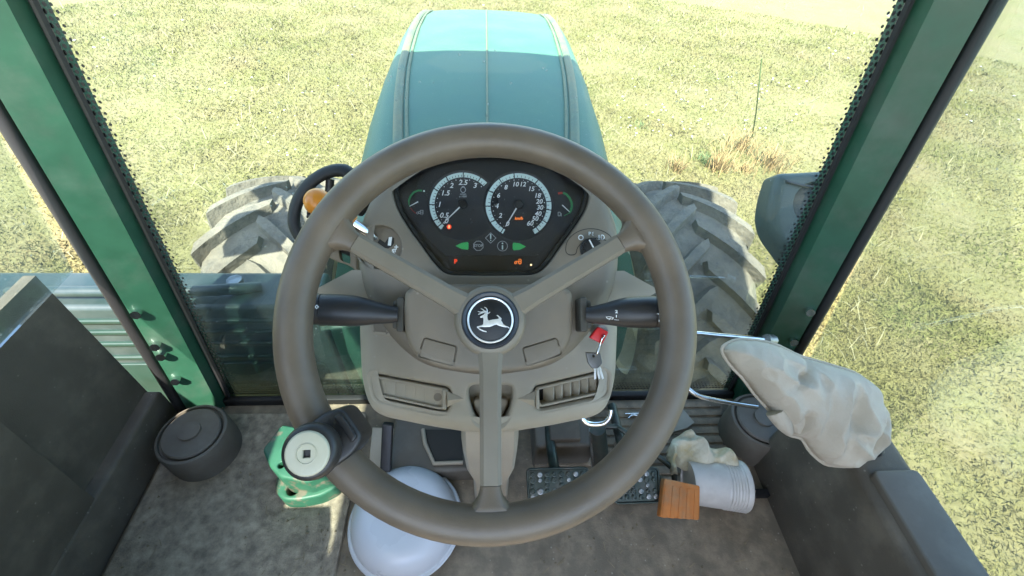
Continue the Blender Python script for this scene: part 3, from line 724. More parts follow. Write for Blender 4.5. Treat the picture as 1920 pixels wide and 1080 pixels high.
def build_instruments():
    P = thing_part('instrument_cluster', DASH)
    plate('cluster_bezel', S, offset(ccw(INST), 0.0006), M['bezel'], P, top=-0.006, thick=0.009, bev=0.001, holes=[(offset(ccw(INST), 0.006), None, 0.003)])
    plate('cluster_face', S, offset(ccw(INST), 0.0015), M['black'], P, top=-0.0125, thick=0.003, bev=0.0005)
    z0 = -0.0125
    k = (S.px(960, 385, z0)[0] - S.px(860, 385, z0)[0]) / 100          # metres per pixel
    X = lambda x, y: S.px(x, y, z0)
    inner = sp2(S, [(778, 400), (790, 330), (850, 308), (920, 303), (990, 308), (1050, 330), (1062, 400), (1040, 445), (1010, 475), (996, 479), (848, 479), (832, 475), (800, 445)], 4, z0)
    plate('dial_ground', S, inner, M['dial'], P, top=z0 + 0.0012, thick=0.001, bev=0.0004)
    z1 = z0 + 0.0016
    cl = X(868.5, 385); cr = X(972.3, 385.8)
    for c in (cl, cr):
        lathe('dial', S.sub(*c, z0 + 0.0012), [(76 * k * .9, 0), (76 * k * .9, 0.0006), (74 * k * .9, 0.0008), (73 * k * .9, 0.0003), (0, 0.0003)], M['dial'], P, 48)
    z1 = z0 + 0.0020; z2 = z0 + 0.0026
    bd = Prints(S)
    def band(c, a0, a1, cuts, ro=62, ri=53):
        edges = [a0] + cuts + [a1]
        for u, v in zip(edges, edges[1:]):
            g = 0.9
            o = arc(*c, ro * k, u - g, v + g, 14); i = arc(*c, ri * k, u - g, v + g, 14)
            b = len(bd.V); n = len(o)
            bd.V += [S.w(x, y, z1) for x, y in o] + [S.w(x, y, z1) for x, y in i]
            for q in range(n - 1): bd.Fc.append((b + q, b + q + 1, b + n + q + 1, b + n + q))
    band(cl, 230, 43, [222, 209.5, 180, 150.5, 121, 90, 58.5])
    band(cr, 242, -62, [237, 212, 182, 154, 126, 98, 53, 8, -8, -32, -52])
    bd.build('gauge_band', M['band'], P)
    tk = Prints(S)                                         # fine ticks on the bands and dots inside them
    for c, ang in ((cl, [x for x in np.arange(46, 230, 5.9)]), (cr, [x for x in np.arange(-60, 240, 7.6)])):
        for a in ang:
            ca, sa = math.cos(R(a)), math.sin(R(a))
            tk.line([(c[0] + ca * 53.5 * k, c[1] + sa * 53.5 * k), (c[0] + ca * 57.5 * k, c[1] + sa * 57.5 * k)], 0.9 * k, z2)
    tk.build('gauge_ticks', M['dial'], P)
    pr = Prints(S)
    for c, ang in ((cl, np.arange(46, 228, 10)), (cr, np.arange(-56, 240, 10.4))):
        for j, a in enumerate(ang):
            r = 1.0 if j % 3 == 0 else 0.6
            pr.poly(circle(c[0] + math.cos(R(a)) * 49 * k, c[1] + math.sin(R(a)) * 49 * k, r * k, 6), z2)
    def num(s, zx, zy, ox, oy, size=13.5, sc_=7.2): pr.text(s, *X(ox + zx / sc_, oy + zy / sc_), size * k, z2, 0.22, 0.018)
    for s, x, y in (('0', 698, 902), ('0.5', 668, 828), ('1', 604, 682), ('1.5', 683, 528), ('2', 768, 427), ('2.5', 922, 387), ('3', 1083, 427)): num(s, x, y, 740, 290)
    for s, x, y in (('0', 367, 940), ('2', 272, 830), ('4', 224, 702), ('6', 246, 560), ('8', 345, 450), ('10', 474, 410), ('12', 572, 410), ('15', 686, 472), ('18', 770, 562),
                    ('20', 794, 642), ('30', 803, 722), ('40', 778, 806), ('50', 738, 872), ('60', 670, 936)): num(s, x, y, 900, 290, 12.3)
    pr.build('gauge_numbers', M['white'], P)
    g = Prints(S)                                          # grey symbols
    a = X(868.5, 357)
    g.ring([(a[0] + math.cos(t) * 5.2 * k, a[1] + math.sin(t) * 6 * k) for t in np.linspace(0, 2 * math.pi, 16, False)],
           [(a[0] + math.cos(t) * 3.9 * k, a[1] + math.sin(t) * 4.6 * k) for t in np.linspace(0, 2 * math.pi, 16, False)], z2)
    g.line([(a[0] - 2.4 * k, a[1] + 6 * k), (a[0] + 2.4 * k, a[1] + 6 * k)], 1.6 * k, z2)
    g.text('n/min', *X(868.5, 365), 5 * k, z2, 0.1, 0.02); g.text('x 1000', *X(868, 369.5), 5 * k, z2, 0.1, 0.02)
    a = X(897, 461.5); oc = [(a[0] + 10 * k * math.cos(R(22.5 + 45 * q)), a[1] + 10 * k * math.sin(R(22.5 + 45 * q))) for q in range(8)]
    g.ring(oc, offset(oc, 1.2 * k), z2); g.text('STOP', *a, 7 * k, z2, 0.05, 0.03)
    a = X(942, 462); g.ring(circle(*a, 9.8 * k, 24), circle(*a, 8.7 * k, 24), z2)
    a = X(920, 447); dm = [(a[0] + 10.5 * k, a[1]), (a[0], a[1] + 10.5 * k), (a[0] - 10.5 * k, a[1]), (a[0], a[1] - 10.5 * k)]
    g.ring(dm, offset(dm, 1.1 * k), z2)
    # side symbols: coolant and fuel
    for x, y in ((783.5, 400), (786.5, 399)): g.ring(circle(*X(x, y), 2.4 * k, 12), circle(*X(x, y), 1.5 * k, 12), z1)
    a = X(791, 398.5); rc = [(a[0] - 3 * k, a[1] - 4 * k), (a[0] + 3 * k, a[1] - 4 * k), (a[0] + 3 * k, a[1] + 4 * k), (a[0] - 3 * k, a[1] + 4 * k)]
    g.ring(rc, offset(rc, 1 * k), z1); g.line([(a[0] - 3 * k, a[1]), (a[0] + 3 * k, a[1])], 0.9 * k, z1)
    a = X(1048.5, 402); rc = [(a[0] - 3 * k, a[1] - 4 * k), (a[0] + 2 * k, a[1] - 4 * k), (a[0] + 2 * k, a[1] + 4 * k), (a[0] - 3 * k, a[1] + 4 * k)]
    g.ring(rc, offset(rc, 1 * k), z1); g.line([(a[0] + 3.4 * k, a[1] - 4.4 * k), (a[0] + 3.4 * k, a[1] + 2 * k)], 1.1 * k, z1)
    a = X(1075, 421); rc = [(a[0] - 4 * k, a[1] - 3 * k), (a[0] + 4 * k, a[1] - 3 * k), (a[0] + 4 * k, a[1] + 3 * k), (a[0] - 4 * k, a[1] + 3 * k)]
    g.ring(rc, offset(rc, 1.2 * k), z0 + 0.0006)
    for _ in range(60):                                    # dust specks on the cluster
        x = random.uniform(770, 1075); y = random.uniform(290, 505)
        g.poly(circle(*X(x, y), random.uniform(0.25, 0.6) * k, 5), z0 + 0.0031)
    g.build('symbol_print', M['grey_print'], P)
    wv = Prints(S)
    a = X(920, 446); wv.line([(a[0], a[1] + 6.5 * k), (a[0], a[1] - 2.5 * k)], 2.4 * k, z2); wv.poly(circle(a[0], a[1] - 5.3 * k, 1.2 * k, 8), z2)
    a = X(942, 462); wv.line([(a[0], a[1] + 1.5 * k), (a[0], a[1] - 6.5 * k)], 2.6 * k, z2); wv.poly(circle(a[0], a[1] + 5 * k, 1.6 * k, 8), z2)
    wv.poly(circle(*X(795.5, 359), 1.8 * k, 8), z1)
    wv.build('warning_print', M['band'], P)
    ar = Prints(S)
    for xs in ([(854, 461.8), (866, 456), (877, 454.5), (878.5, 457), (878.5, 467), (877, 469), (866, 467.5)], [(986, 463), (974, 457), (963, 455.5), (961, 458), (961, 467), (963, 470), (974, 469)]):
        ar.poly([X(*p) for p in xs], z2)
    ar.build('turn_arrow', M['arrow'], P)
    gr = Prints(S)
    gr.line([X(740 + x / 7.2, 290 + y / 7.2) for x, y in ((375, 492), (320, 490), (262, 515), (220, 560), (195, 625), (197, 680), (212, 712))], [3.6 * k] * 5 + [2 * k, 1.4 * k], z1)
    gr.line([X(900 + x / 7.2, 290 + y / 7.2) for x, y in ((1118, 520), (1165, 543), (1205, 590), (1232, 650), (1236, 705), (1222, 760), (1205, 795))], [4.4 * k] * 6 + [3 * k], z1)
    gr.line([X(900 + x / 7.2, 290 + y / 7.2) for x, y in ((1205, 792), (1130, 830))], 1.5 * k, z1)
    gr.build('gauge_arc', M['green_print'], P)
    rd = Prints(S)
    rd.line([X(740 + x / 7.2, 290 + y / 7.2) for x, y in ((215, 722), (250, 765), (290, 798))], 1.2 * k, z1)
    rd.line([X(900 + x / 7.2, 290 + y / 7.2) for x, y in ((1050, 528), (1110, 522))], 4.2 * k, z1)
    rd.build('red_mark', M['red_print'], P)
    nd = Prints(S)
    for (x0, y0, x1, y1, w0, w1) in ((863, 389.5, 831, 420.5, 2.8, 1.2), (968.5, 391, 947.5, 426, 2.8, 1.4), (785, 380, 769, 388.5, 2.4, 1.2), (1053, 386, 1067, 399, 2.2, 1.2)):
        nd.line([X(x0, y0), X(x1, y1)], [w0 * k, w1 * k], z0 + 0.0045)
    nd.build('gauge_needle', M['needle'], P)
    for x, y in ((868.5, 385), (972.3, 385.8)):
        lathe('needle_hub', S.sub(*X(x, y), z0 + 0.002), [(8 * k, 0), (8 * k, 0.004), (7 * k, 0.005), (0, 0.0052)], M['black'], P, 24)
    lo = Prints(S)
    lo.text('km/h', *X(972.5, 410.5), 7.5 * k, z2, 0.15, 0.035)
    a = X(970.5, 492)                                      # small machine symbol
    lo.ring(circle(a[0] - 4 * k, a[1] - 1 * k, 2.6 * k, 12), circle(a[0] - 4 * k, a[1] - 1 * k, 1.2 * k, 12), z1)
    lo.ring(circle(a[0] + 4 * k, a[1] - 0.5 * k, 3.4 * k, 12), circle(a[0] + 4 * k, a[1] - 0.5 * k, 1.7 * k, 12), z1)
    lo.line([(a[0] - 4 * k, a[1] + 1.5 * k), (a[0] + 2 * k, a[1] + 1.5 * k), (a[0] + 2 * k, a[1] + 5.5 * k), (a[0] + 6 * k, a[1] + 5.5 * k), (a[0] + 7 * k, a[1] + 2 * k)], 1.3 * k, z1)
    lo.build('orange_telltale', M['lamp_o'], P)
    lr = Prints(S)
    lr.text('P', *X(854.5, 491), 11 * k, z1, 0, 0.04); lr.poly(circle(*X(842.3, 426), 4.4 * k, 14), z2)
    lr.build('red_telltale', M['lamp_r'], P)
    ly = Prints(S); ly.poly(circle(*X(995.5, 497), 1.9 * k, 10), z1); a = X(842.3, 426); ly.line([(a[0], a[1] + 2.6 * k), (a[0], a[1] - 2.6 * k)], 1.4 * k, z2 + 0.0004)
    ly.build('telltale_glow', M['lamp_y'], P)
    # clear cover over the cluster
    plate('cover_lens', S, offset(ccw(INST), 0.003), M['lens'], P, top=-0.0052, thick=0.0012, bev=0.0002)
build_instruments()

def build_dash_controls():
    t = DASH
    # column shroud block under the wheel hub
    G = Frame(atd(916, 600, 0.535), 51)
    hs = [(916, 531), (790, 533), (766, 541), (757, 556), (757, 618), (770, 655), (800, 680), (850, 694)]
    sh = sp2(G, hs + [(916, 699)] + [(1832 - x, y) for x, y in reversed(hs[1:])], 4)
    lb = rounded(G.pxs([(795, 632), (858, 649), (851, 686), (783, 669)]), 0.004); rb = rounded(G.pxs([(978, 652), (1044, 632), (1055, 664), (987, 686)]), 0.004)
    plate('column_shroud', G, sh, M['pod'], t, top=0.0, thick=0.05, bev=0.009, bseg=5, holes=[(lb, 0.003, 0.001), (rb, 0.003, 0.001)])
    for q in (lb, rb):
        plate('blank_cover', G, offset(ccw(q), 0.0013), M['pod'], t, top=-0.0002, thick=0.003, bev=0.0008)
    # stalks with their sockets
    for s in (-1, 1):
        x0 = 752 if s < 0 else 1093
        dd = 0.535
        for (dx, hw, hh, dz) in ((0, 7, 33, 0.0), (-s * 10 * -1 * 0.0 + s * 10, 6, 27, -0.002)):
            c = atd(x0 + dx * 0.9, 590, dd + 0.008)
            f = Frame(c, 51)
            plate('stalk_socket', f, rounded([(-hw * .00062, -hh * .00062), (hw * .00062, -hh * .00062), (hw * .00062, hh * .00062), (-hw * .00062, hh * .00062)], 0.003),
                  M['gaiter'], t, top=0.006 + dz, thick=0.03, bev=0.002)
        nm = 'control_stalk'
        lab = 'thick black column stalk left of the hub with small arrow marks' if s < 0 else 'thick black wiper stalk right of the hub with white wiper symbols'
        b = atd(x0 + s * 8, 590, dd)
        T = thing(nm, lab, 'stalk', b, 'stalks on the steering column')
        xs = [(x0 + s * 6, 590, 14), (x0 + s * 22, 590, 17), (x0 + s * 45, 588.5, 21), (x0 + s * 80, 586, 28), (x0 + s * 118, 585, 30), (x0 + s * 150, 585, 30)]
        tip = [(x0 + s * 151, 585, 29.4), (x0 + s * 165, 585, 29.4), (x0 + s * 185, 585, 26), (x0 + s * 192, 585, 16), (x0 + s * 194, 585, 5)]
        if s < 0: xs = [(x, y - (abs(x - x0) * 0.03), r) for x, y, r in xs]; tip = [(x, y - 5, r) for x, y, r in tip]
        if s > 0: xs[-1] = (x0 + 136, 585, 30); tip = [(x0 + 137, 585, 29.4)] + tip[1:]
        lev = lambda x: dd - abs(x - x0) * 0.00012
        tube('stalk_arm', [atd(x, y, lev(x)) for x, y, r in xs], [r * lev(x) / F_PX for x, y, r in xs], M['stalk'], T, n=24, res=4, up=Vector((0, -0.7, 0.7)))
        tube('stalk_tip', [atd(x, y, lev(x)) for x, y, r in tip], [r * lev(x) / F_PX for x, y, r in tip], M['stalk'], T, n=24, res=3, up=Vector((0, -0.7, 0.7)))
        # printed symbols on the upper side
        f = Frame(atd(x0 + s * 100, 590, dd - 0.0312), 50)
        p = Prints(f); kk = 0.58 / F_PX
        def surf(x, y):                                   # print height on the round arm
            r = 27.3 * lev(x) / F_PX; dy = (585 - y) * lev(x) / F_PX
            return math.sqrt(max(1e-8, r * r - dy * dy))
        class W:
            w = staticmethod(lambda a, b, c: None)
        def put(build):
            q = Prints(Frame(Vector((0, 0, 0)), 50)); build(q)
            return q
        q = Prints(f)
        def XY(x, y): return f.px(x, y)
        if s > 0:
            q.text('2', *XY(1156, 584), 9 * kk, 0, 0, 0.03); q.text('1', *XY(1156, 596), 8 * kk, 0, 0, 0.03)
            q.line([XY(1152, 607), XY(1161, 607)], 1.2 * kk, 0)
            wp = [XY(1135.5, 598.5), XY(1143, 597), XY(1151, 599.5), XY(1149.5, 606), XY(1139, 605)]
            q.ring(ccw(wp), offset(ccw(wp), 1.2 * kk), 0); q.line([XY(1142, 609), XY(1145, 601)], 1.1 * kk, 0)
            q.text('1', *XY(1236, 576), 7 * kk, 0, 0, 0.03); q.line([XY(1231, 587.5), XY(1240, 587.5)], 1.2 * kk, 0); q.poly(circle(*XY(1237, 598.5), 2.6 * kk, 8), 0)
            wp = [XY(1242, 584), XY(1252, 583), XY(1252, 592), XY(1244, 591)]
            q.ring(ccw(wp), offset(ccw(wp), 1.2 * kk), 0)
        else:
            wp = [XY(591, 576.5), XY(595, 573), XY(599.5, 576.5), XY(595, 580)]
            q.ring(ccw(wp), offset(ccw(wp), 1.3 * kk), 0); q.line([XY(578, 576), XY(583, 574.5)], 1.6 * kk, 0)
        # lay the print on the arm: move every vertex along the view-independent plane normal down to the arm surface
        axis0 = atd(x0 + s * 80, 586 if s > 0 else 583.6, lev(x0 + s * 80)); axis1 = atd(x0 + s * 165, 585 if s > 0 else 580, lev(x0 + s * 165)); ad = (axis1 - axis0).normalized()
        nv = []
        for v in q.V:
            rel = v - axis0; perp = rel - ad * rel.dot(ad)
            nv.append(axis0 + ad * rel.dot(ad) + perp.normalized() * (30 * dd / F_PX * 0.985 + 0.0004))
        q.V = nv; q.build('stalk_symbols', M['white'], T)
    # light switch on the right of the shield
    p = Prints(S); k = 0.6 / F_PX
    out = [(1060, 470), (1062, 455), (1070, 443), (1085, 433), (1103, 428.5), (1122, 430), (1138, 437), (1146, 445)]
    inn = [(1118, 447), (1100, 450), (1090, 457), (1083, 466), (1080, 476), (1072, 479), (1064, 477)]
    sh = [tuple(v)[:2] for v in spline([Vector((*S.px(x, y), 0)) for x, y in out + [(1140, 452)] + inn], 4)]
    p.ring(sh, offset(ccw(sh) if area(sh) > 0 else sh, 1.3 * k if area(sh) > 0 else -1.3 * k), 0.0005)
    p.build('switch_outline', M['groove'], t)
    q = Prints(S)
    q.ring(circle(*S.px(1089, 445.5), 5 * k, 20), circle(*S.px(1089, 445.5), 3.4 * k, 20), 0.0005)
    q.text('P', *S.px(1105.5, 438.5), 9 * k, 0.0005, 0, 0.02)
    for dy in (-3, 0, 3): q.line([S.px(1110, 438.5 + dy * .6), S.px(1112.5, 438.5 + dy)], 0.9 * k, 0.0005)
    a = S.px(1128.5, 445); q.ring([(a[0] + 5 * k * math.cos(x) * (1 if math.cos(x) > 0 else .4), a[1] + 5 * k * math.sin(x)) for x in np.linspace(0, 2 * math.pi, 20, False)],
                                  [(a[0] + 3.6 * k * math.cos(x) * (1 if math.cos(x) > 0 else .3), a[1] + 3.6 * k * math.sin(x)) for x in np.linspace(0, 2 * math.pi, 20, False)], 0.0005)
    for dy in (-3.5, -1.2, 1.2, 3.5): q.line([(a[0] - 7 * k, a[1] + dy * k), (a[0] - 3.5 * k, a[1] + dy * k)], 0.9 * k, 0.0005)
    a = S.px(738.5, 466); 
    q.build('switch_symbols', M['white'], t)
    kn = S.sub(*S.px(1108, 468), 0)
    prof = [(0.0145, 0), (0.0145, 0.003), (0.0125, 0.005), (0.0118, 0.013), (0.0105, 0.015), (0, 0.015)]
    ko = lathe('light_knob', kn, prof, M['blackp'], t, 32)
    z = Prints(kn); z.line([(-0.0005, 0.000), (-0.0055, 0.0098)], 0.0017, 0.0155); z.build('knob_pointer', M['needle'], ko)
    for i in range(14):
        a = 2 * math.pi * i / 14; f = kn.sub(math.cos(a) * 0.012, math.sin(a) * 0.012, 0)
        tube('knob_grip', [f.w(0, 0, 0.004), f.w(0, 0, 0.0135)], 0.0012, M['blackp'], ko, n=5, res=1)
    # gear lever socket: dark slot, light tab and print
    f = S.sub(*S.px(711, 463), -0.012)
    z = Prints(S)
    z.poly([S.px(x, y, -0.0115) for x, y in ((728, 446), (735, 443), (739, 447), (739, 456), (735, 462), (728, 466), (722, 465), (708, 455), (712, 448), (722, 455))], -0.0114)
    z.build('lever_slot', M['groove'], t)
    z = Prints(S); z.poly([S.px(x, y, -0.011) for x, y in ((729, 445), (735.5, 444), (733, 461), (727, 460))], -0.0108)
    z.text('+', *S.px(743, 464, -0.011), 14 * k, -0.0108, 0, 0.03); z.text('S', *S.px(737, 471, -0.011), 9 * k, -0.0108, 0, 0.06); z.text('T', *S.px(741, 470, -0.011), 8 * k, -0.0108, 0, 0.06); z.text('x', *S.px(737, 476, -0.011), 9 * k, -0.0108, 0, 0.06)
    z.build('lever_print', M['white'], t)
    # bracket with cut-outs at the left edge
    B = Frame(atd(640, 475, 0.66), 48)
    o = rounded(B.pxs([(598, 436), (668, 430), (672, 512), (655, 498), (625, 488), (604, 474)]), 0.006)
    h1 = rounded(B.pxs([(603, 441), (617, 440), (619, 476), (610, 474)]), 0.004); h2 = rounded(B.pxs([(630, 440), (655, 438), (657, 496), (638, 488)]), 0.005)
    plate('side_bracket', B, o, M['pod'], t, top=0, thick=0.012, bev=0.003, holes=[(h1, None, 0.001), (h2, None, 0.001)], bottom=False)
build_dash_controls()

# ================================================================== steering wheel
WF = Frame(atd(919.5, 600, 0.462), 54)
def build_wheel_st():
    t = thing('steering_wheel', 'brown grey three spoke steering wheel with leaping deer emblem in front of the dashboard', 'steering wheel', WF.o)
    Rr = 0.1955
    tube('rim', [WF.w(Rr * math.cos(a), Rr * math.sin(a), 0) for a in np.linspace(0, 2 * math.pi, 96, False)], 0.0182, M['rim'], t, n=24, res=1, closed=True)
    HZ = -0.012
    def spoke(ang, name):
        ca, sa = math.cos(R(ang)), math.sin(R(ang))
        u = WF.u * ca + WF.v * sa; v = WF.u * -sa + WF.v * ca; n = WF.n
        def sect(r, w, th, z):
            c = WF.o + u * r + n * z; b = min(0.005, w * .3)
            return [c + v * p + n * q for p, q in ((-w, -th), (w, -th), (w, th - b), (w - b * 1.2, th), (-w + b * 1.2, th), (-w, th - b))]
        o = loft(name, [sect(r, w, th, z) for r, w, th, z in ((0.028, .0135, .008, HZ + .002), (0.05, .0112, .0085, HZ + .003), (0.10, .0106, .009, HZ + .005), (0.14, .0104, .0095, HZ + .008), (0.1585, .0104, .0098, HZ + .0095))], M['spoke'], t, 28)
        loft('spoke_root', [sect(r, w, th, z) for r, w, th, z in ((0.1592, .0098, .0093, HZ + .0095), (0.165, .0104, .0095, HZ + .0105), (0.171, .0124, .0098, HZ + .0115), (0.176, .0160, .0102, HZ + .012), (0.181, .022, .0104, HZ + .012), (0.187, .031, .0095, HZ + .012), (0.194, .040, .008, HZ + .012))], M['rim'], t, 50)
    for a in (150, 30.3, 270): spoke(a, 'spoke')
    hub = lathe('hub', WF, [(0.030, -0.05), (0.037, -0.03), (0.0372, HZ + 0.002), (0.0362, HZ + 0.0075), (0.033, HZ + 0.0105), (0.0295, HZ + 0.0115), (0.0290, HZ + 0.008), (0, HZ + 0.008)], M['spoke'], t, 56)
    lathe('hub_ring', WF, [(0.0292, HZ + 0.0075), (0.0290, HZ + 0.0125), (0.0275, HZ + 0.0138), (0.0250, HZ + 0.0125), (0.0245, HZ + 0.0105), (0.0, HZ + 0.0105)], M['ringdark'], t, 56)
    E = WF.sub(0, 0, HZ + 0.0106)
    em = lathe('emblem', E, [(0.0238, 0), (0.0238, 0.001), (0.0232, 0.0014), (0, 0.0014)], M['emblem'], t, 56)
    lathe('emblem_ring', E, [(0.0216, 0.0012), (0.0217, 0.0026), (0.0226, 0.0030), (0.0235, 0.0024), (0.0237, 0.0008)], M['silver'], em, 56, closed_ends=False)
    # leaping deer, traced as raised metal
    sc_ = 0.0226 / 338
    D = lambda x, y: ((x - 655) * sc_, (592 - y) * sc_)
    body = [(497, 543), (520, 528), (550, 512), (568, 490), (600, 480), (612, 500), (608, 540), (615, 585), (630, 600), (680, 588), (740, 580), (775, 575), (785, 560), (765, 535), (748, 520), (765, 516), (790, 535),
            (812, 555), (824, 572), (818, 600), (835, 625), (850, 655), (885, 680), (920, 692), (950, 715), (940, 725), (915, 705), (870, 702), (820, 690), (780, 678), (750, 662), (715, 668), (680, 685), (640, 698),
            (560, 700), (510, 696), (485, 703), (470, 712), (500, 725), (550, 748), (600, 765), (595, 778), (540, 765), (490, 740), (450, 705), (450, 690), (480, 682), (520, 672), (545, 660), (548, 620), (550, 580), (545, 552), (520, 558), (500, 555)]
    plate('deer_body', E, [D(x, y) for x, y in body], M['silver'], em, top=0.0026, thick=0.0014, bev=0.0003, bseg=2)
    for st in ([(602, 485), (606, 445), (592, 412), (562, 396)], [(602, 470), (562, 452), (535, 428), (508, 418)], [(592, 474), (545, 466), (505, 472), (464, 460)], [(560, 470), (520, 486), (470, 506)], [(605, 492), (630, 486), (650, 468)]):
        tube('deer_antler', [E.w(*D(x, y), 0.0019) for x, y in st], [0.00062 * (1.2 - 0.12 * i * 2) for i in range(len(st))], M['silver'], em, n=6, res=3)
    # spinner knob clamped to the lower left of the rim
    K = thing_part('spinner_knob', t)
    ang = R(217); c = WF.sub(Rr * math.cos(ang), Rr * math.sin(ang), 0)
    rad = Vector((math.cos(ang), math.sin(ang)))
    kf = WF.sub(*(rad * (Rr - 0.002)), 0.0)
    u = WF.u * rad.x + WF.v * rad.y; v = WF.u * -rad.y + WF.v * rad.x
    kf.u, kf.v = v * -1, u
    lathe('knob_body', kf, [(0.012, 0.012), (0.012, 0.026), (0.018, 0.030), (0.0232, 0.036), (0.0243, 0.044), (0.0232, 0.050), (0.0205, 0.053), (0.0185, 0.0535)], M['blackp'], K, 44)
    sq = [(0.0046 * math.cos(R(90 * i + 10)), 0.0046 * math.sin(R(90 * i + 10))) for i in range(4)]
    plate('knob_cap', kf, circle(0, 0, 0.0186, 44), M['cream'], K, top=0.0565, thick=0.008, bev=0.002, holes=[(sq, 0.006, 0.0004)])
    lathe('cap_ring', kf, [(0.0085, 0.0562), (0.0087, 0.0570), (0.0080, 0.0572), (0.0077, 0.0562)], M['cream'], K, 32, closed_ends=False)
    plate('knob_recess', kf.sub(0, 0, 0.0509), offset(ccw(sq), 0.0002), M['groove'], K, top=0.0, thick=0.0003, bev=0.0001)
    # clamp: block round the rim with a rib plate towards the hub
    cp = rounded([(-0.017, -0.034), (0.017, -0.034), (0.024, -0.018), (0.022, 0.020), (-0.022, 0.020), (-0.024, -0.018)], 0.008)
    plate('clamp', kf, cp, M['blackp'], K, top=0.0215, thick=0.042, bev=0.004)
    plate('clamp_rib', kf, rounded([(-0.013, -0.031), (0.013, -0.031), (0.015, -0.024), (-0.015, -0.024)], 0.003), M['blackp'], K, top=0.0255, thick=0.006, bev=0.0015)
build_wheel_st()

# ================================================================== ignition key, gear lever, loop handle
def build_small():
    # key: red tag in the lock, ring and black headed spare key hanging
    F = Frame(atd(1122, 628, 0.545), 47)
    t = thing('ignition_key', 'red key tag with steel ring and small black headed keys under the wiper stalk', 'key', F.o)
    k = 0.545 / F_PX
    plate('red_tag', F, rounded(F.pxs([(1120, 612), (1140, 622), (1128, 645), (1104, 633)]), 0.002), M['red'], t, top=0.004, thick=0.006, bev=0.0015)
    tube('lock_barrel', [F.w(*F.px(1128, 622), -0.028), F.w(*F.px(1128, 622), 0.0)], 0.008, M['steel'], t, n=14, res=1)
    tube('key_ring', [F.w(*F.px(x, y), c) for x, y, c in ((1131, 629, .006), (1126, 633, .009), (1123, 645, .006), (1119, 658, .006), (1117, 664, .004), (1120, 659, .001), (1125, 644, .001), (1130, 632, .002))], 0.0012, M['chrome'], t, n=8, res=4, closed=True)
    plate('key_head', F, rounded(F.pxs([(1097, 660), (1124, 661), (1128, 680), (1119, 690), (1109, 690), (1101, 680)]), 0.0015), M['keyhead'], t, top=0.005, thick=0.005, bev=0.001, holes=[(circle(*F.px(1111, 666), 2.6 * k, 10), None, 0.0003)])
    for x, dx in ((1114, 0), (1119, 3), (1123, 6)):
        plate('key_blade', F, F.pxs([(x - 2, 687), (x + 2, 687), (x + 2.5 + dx, 709), (x - 1 + dx, 711)]), M['silver'], t, top=0.0045 - (x - 1114) * 0.0002, thick=0.0018, bev=0.0005)
    # gear lever
    a = atd(738, 465, 0.60)
    t = thing('gear_lever', 'chrome gear lever with orange ball knob behind the left wheel rim', 'lever', a)
    tube('lever_rod', [atd(742, 468, 0.61), atd(725, 458, 0.597), atd(690, 437, 0.575), atd(655, 414, 0.56), atd(625, 394, 0.55)], 0.0072, M['chrome'], t, n=16)
    tube('lever_boot', [atd(741, 469, 0.608), atd(731, 461, 0.600), atd(718, 453, 0.592)], [0.011, 0.0095, 0.0082], M['blackp'], t, n=16)
    tube('lever_collar', [atd(662, 418, 0.561), atd(646, 407, 0.556)], 0.0095, M['orange'], t, n=16, res=1)
    kf = Frame(atd(596, 379, 0.548), 60)
    lathe('lever_knob', kf, [(0.0001, -0.016), (0.009, -0.0145), (0.0145, -0.009), (0.0165, 0.0), (0.0145, 0.008), (0.009, 0.0135), (0.0001, 0.0155)], M['orange'], t, 28)
    # reverser loop handle
    L = [(560, 440), (551, 415), (557, 380), (575, 350), (605, 327), (634, 319), (654, 325), (664, 350), (655, 385), (630, 420), (600, 445), (575, 452)]
    t = thing('loop_handle', 'black plastic loop handle behind the orange ball knob', 'handle', atd(600, 445, 0.66))
    tube('loop', [atd(x, y, 0.63 + (y - 320) * 0.0001) for x, y in L], 0.0080, M['seal'], t, n=14, res=5, closed=True, flat=1.5)
    tube('strut', [atd(619, 335, 0.633), atd(617, 360, 0.64), atd(610, 400, 0.65), atd(604, 442, 0.655)], 0.006, M['blackp'], t, n=10)
    tube('strut', [atd(575, 402, 0.638), atd(600, 405, 0.645), atd(612, 404, 0.65)], 0.005, M['blackp'], t, n=10)
    tube('stem', [atd(608, 440, 0.655), atd(625, 455, 0.665), atd(662, 470, 0.68)], 0.010, M['blackp'], t, n=10)
    # dark lever behind the shield's left shoulder
    t = thing('dash_flap', 'narrow dark flap beside the left shoulder of the dashboard', 'flap', atd(680, 380, 0.64))
    f = Frame(atd(680, 380, 0.63), 48)
    plate('flap', f, rounded(f.pxs([(694, 352), (700, 350), (690, 385), (676, 402), (668, 402), (668, 385)]), 0.002), M['blackp'], t, top=0, thick=0.012, bev=0.002)
build_small()

